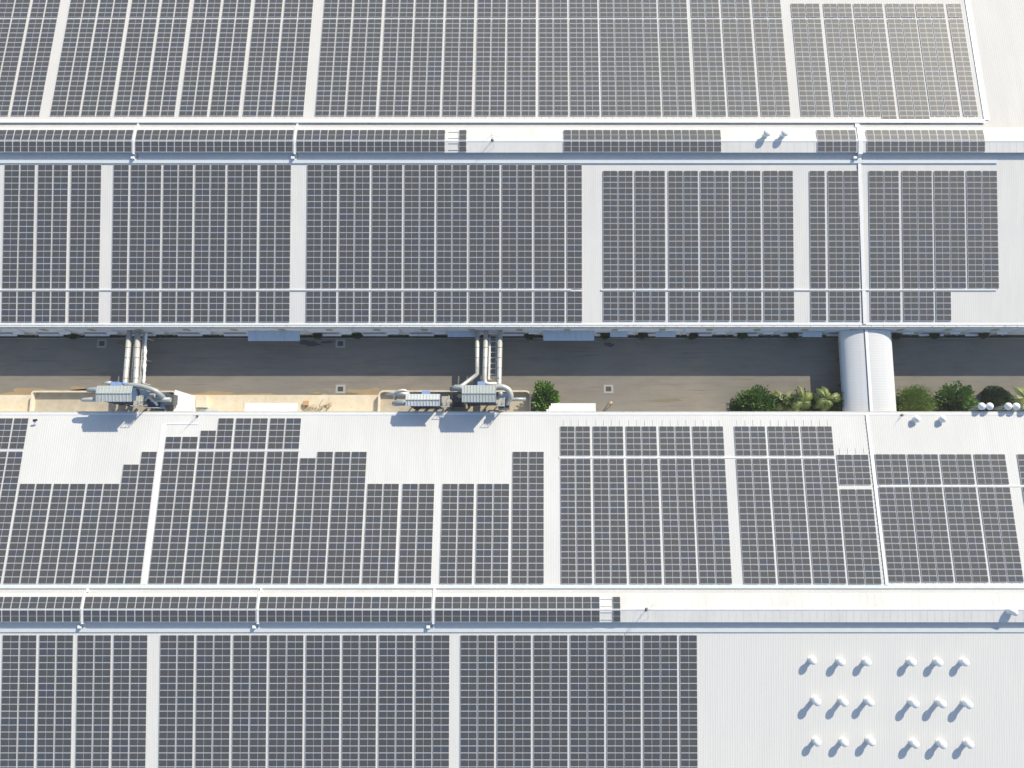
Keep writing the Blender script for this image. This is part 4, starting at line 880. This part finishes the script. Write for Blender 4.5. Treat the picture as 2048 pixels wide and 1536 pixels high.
tag(b.build('ground_cover'), 'dark low planting along the shaded wall', 'ground cover', kind='stuff')
b = MB().use('leaf_olive')
for i in range(5200):
    x = rd.uniform(28.5, 75); y = 12.9 - rd.random() ** 1.5 * 2.4
    if 44.3 < x < 52.1: continue
    leafquad(b, Vector((x, y, 0.0)), Vector((rd.uniform(-1, 1), rd.uniform(-.8, .8), 1)), .34, .05, rd)
tag(b.build('ground_cover'), 'low grass under the trees beside the lower eave', 'ground cover', kind='stuff')
sb = MB().use('bed'); sb.box(28.3, 110, 10.42, 13.0, -.1, .03); tag(sb.build('planting_bed'), kind='structure')

# ---------------------------------------------------------------- person on the sunlit road
root = empty('person', (9.9, 12.55, 0)); tag(root, 'person in a tan shirt walking on the sunlit road by the lower eave', 'person')
J = {'pel': (0, 0, .95), 'chest': (0, .02, 1.28), 'neck': (0, .03, 1.48), 'head': (0, .05, 1.60), 'top': (0, .05, 1.74),
     'hl': (-.1, 0, .9), 'kl': (-.11, .16, .50), 'al': (-.11, .20, .09), 'tl': (-.11, .36, .04), 'hr': (.1, 0, .9), 'kr': (.11, -.02, .48), 'ar': (.11, -.26, .12), 'tr': (.11, -.12, .04),
     'sl': (-.19, .02, 1.40), 'el': (-.26, -.08, 1.13), 'wl': (-.25, .02, .88), 'fl': (-.25, .06, .79), 'sr': (.19, .02, 1.40), 'er': (.26, .10, 1.13), 'wr': (.24, .25, .93), 'fr': (.23, .30, .86)}
RAD = {'pel': .15, 'chest': .16, 'neck': .06, 'head': .10, 'top': .07, 'hl': .095, 'kl': .06, 'al': .045, 'tl': .035, 'hr': .095, 'kr': .06, 'ar': .045, 'tr': .035, 'sl': .065, 'el': .045, 'wl': .032, 'fl': .028, 'sr': .065, 'er': .045, 'wr': .032, 'fr': .028}
E_ = [('pel', 'chest'), ('chest', 'neck'), ('neck', 'head'), ('head', 'top'), ('pel', 'hl'), ('hl', 'kl'), ('kl', 'al'), ('al', 'tl'), ('pel', 'hr'), ('hr', 'kr'), ('kr', 'ar'), ('ar', 'tr'), ('chest', 'sl'), ('sl', 'el'), ('el', 'wl'), ('wl', 'fl'), ('chest', 'sr'), ('sr', 'er'), ('er', 'wr'), ('wr', 'fr')]
K = list(J)
def skinned(name, keys, edges, grow, m, parent):
    me = bpy.data.meshes.new(name); me.from_pydata([J[k] for k in keys], [(keys.index(a), keys.index(c)) for a, c in edges], []); me.materials.append(M[m])
    o = bpy.data.objects.new(name, me); col.objects.link(o); o.parent = parent
    o.modifiers.new('Skin', 'SKIN'); me.skin_vertices.new() if not me.skin_vertices else None
    for i, k in enumerate(keys): r_ = RAD[k] + grow; me.skin_vertices[0].data[i].radius = (r_, r_); me.skin_vertices[0].data[i].use_root = i == 0
    s = o.modifiers.new('Sub', 'SUBSURF'); s.levels = s.render_levels = 2; return o
skinned('body', K, E_, 0, 'skin', root)
tk = ['chest', 'pel', 'sl', 'el', 'sr', 'er']; skinned('shirt', tk, [('pel', 'chest'), ('chest', 'sl'), ('sl', 'el'), ('chest', 'sr'), ('sr', 'er')], .022, 'tan', root)
lk = ['pel', 'hl', 'kl', 'al', 'hr', 'kr', 'ar']; skinned('trousers', lk, [('pel', 'hl'), ('hl', 'kl'), ('kl', 'al'), ('pel', 'hr'), ('hr', 'kr'), ('kr', 'ar')], .015, 'steel', root)
MB().use('tan').lathe([(.17, 1.66), (.18, 1.68), (.11, 1.71), (.10, 1.79), (.04, 1.81)], 16, (0, .05, 0)).build('hat', root, True)

pb = MB().use('cover'); blob(pb, -36.4, 22.0, 1.5, .45, .004, seed=61); blob(pb, -33.6, 22.2, 1.1, .18, .004, seed=62); blob(pb, 9.9, 21.8, .7, .35, .004, seed=63)  # irregular dark patches lying flat on the road by the kerb
tag(pb.build('dark_patch'), kind='structure')
pb = MB().use('soil'); blob(pb, -64.9, 22.0, 1.3, .35, .005, seed=64); blob(pb, -30.2, 14.15, 1.4, .22, .009, seed=65); blob(pb, 18.5, 13.1, 2.2, .25, .005, seed=66); blob(pb, -35.3, 14.0, 1.1, .22, .009, seed=67)
tag(pb.build('soil_patch'), kind='structure')
pb = MB().use('surround'); rd = random.Random(5)
for i in range(26):
    x, y = rd.uniform(53, 70), rd.uniform(19.2, 21.6); a = rd.uniform(-.5, .5); L = rd.uniform(.3, 1.1)
    pb.quad((x, y, .004 + i * .0003), (x + L * math.cos(a), y + L * math.sin(a), .004 + i * .0003), (x + L * math.cos(a), y + L * math.sin(a) + .03, .004 + i * .0003), (x, y + .03, .004 + i * .0003))
tag(pb.build('road_scuffs'), kind='structure')

# ---------------------------------------------------------------- thin air haze
hb = MB(); hb.mats = []; hm = bpy.data.materials.new('haze_air'); hm.use_nodes = True
hn = hm.node_tree.nodes; hn.clear(); pv = hn.new('ShaderNodeVolumePrincipled'); ho = hn.new('ShaderNodeOutputMaterial')
pv.inputs['Color'].default_value = (0.93, 0.95, 1.0, 1); pv.inputs['Density'].default_value = 0.00036; pv.inputs['Anisotropy'].default_value = 0.35
hm.node_tree.links.new(pv.outputs[0], ho.inputs['Volume']); M['haze'] = hm
hb = MB().use('haze'); hb.box(-950, 950, -950, 950, -1.2, 118); tag(hb.build('haze'), kind='stuff')
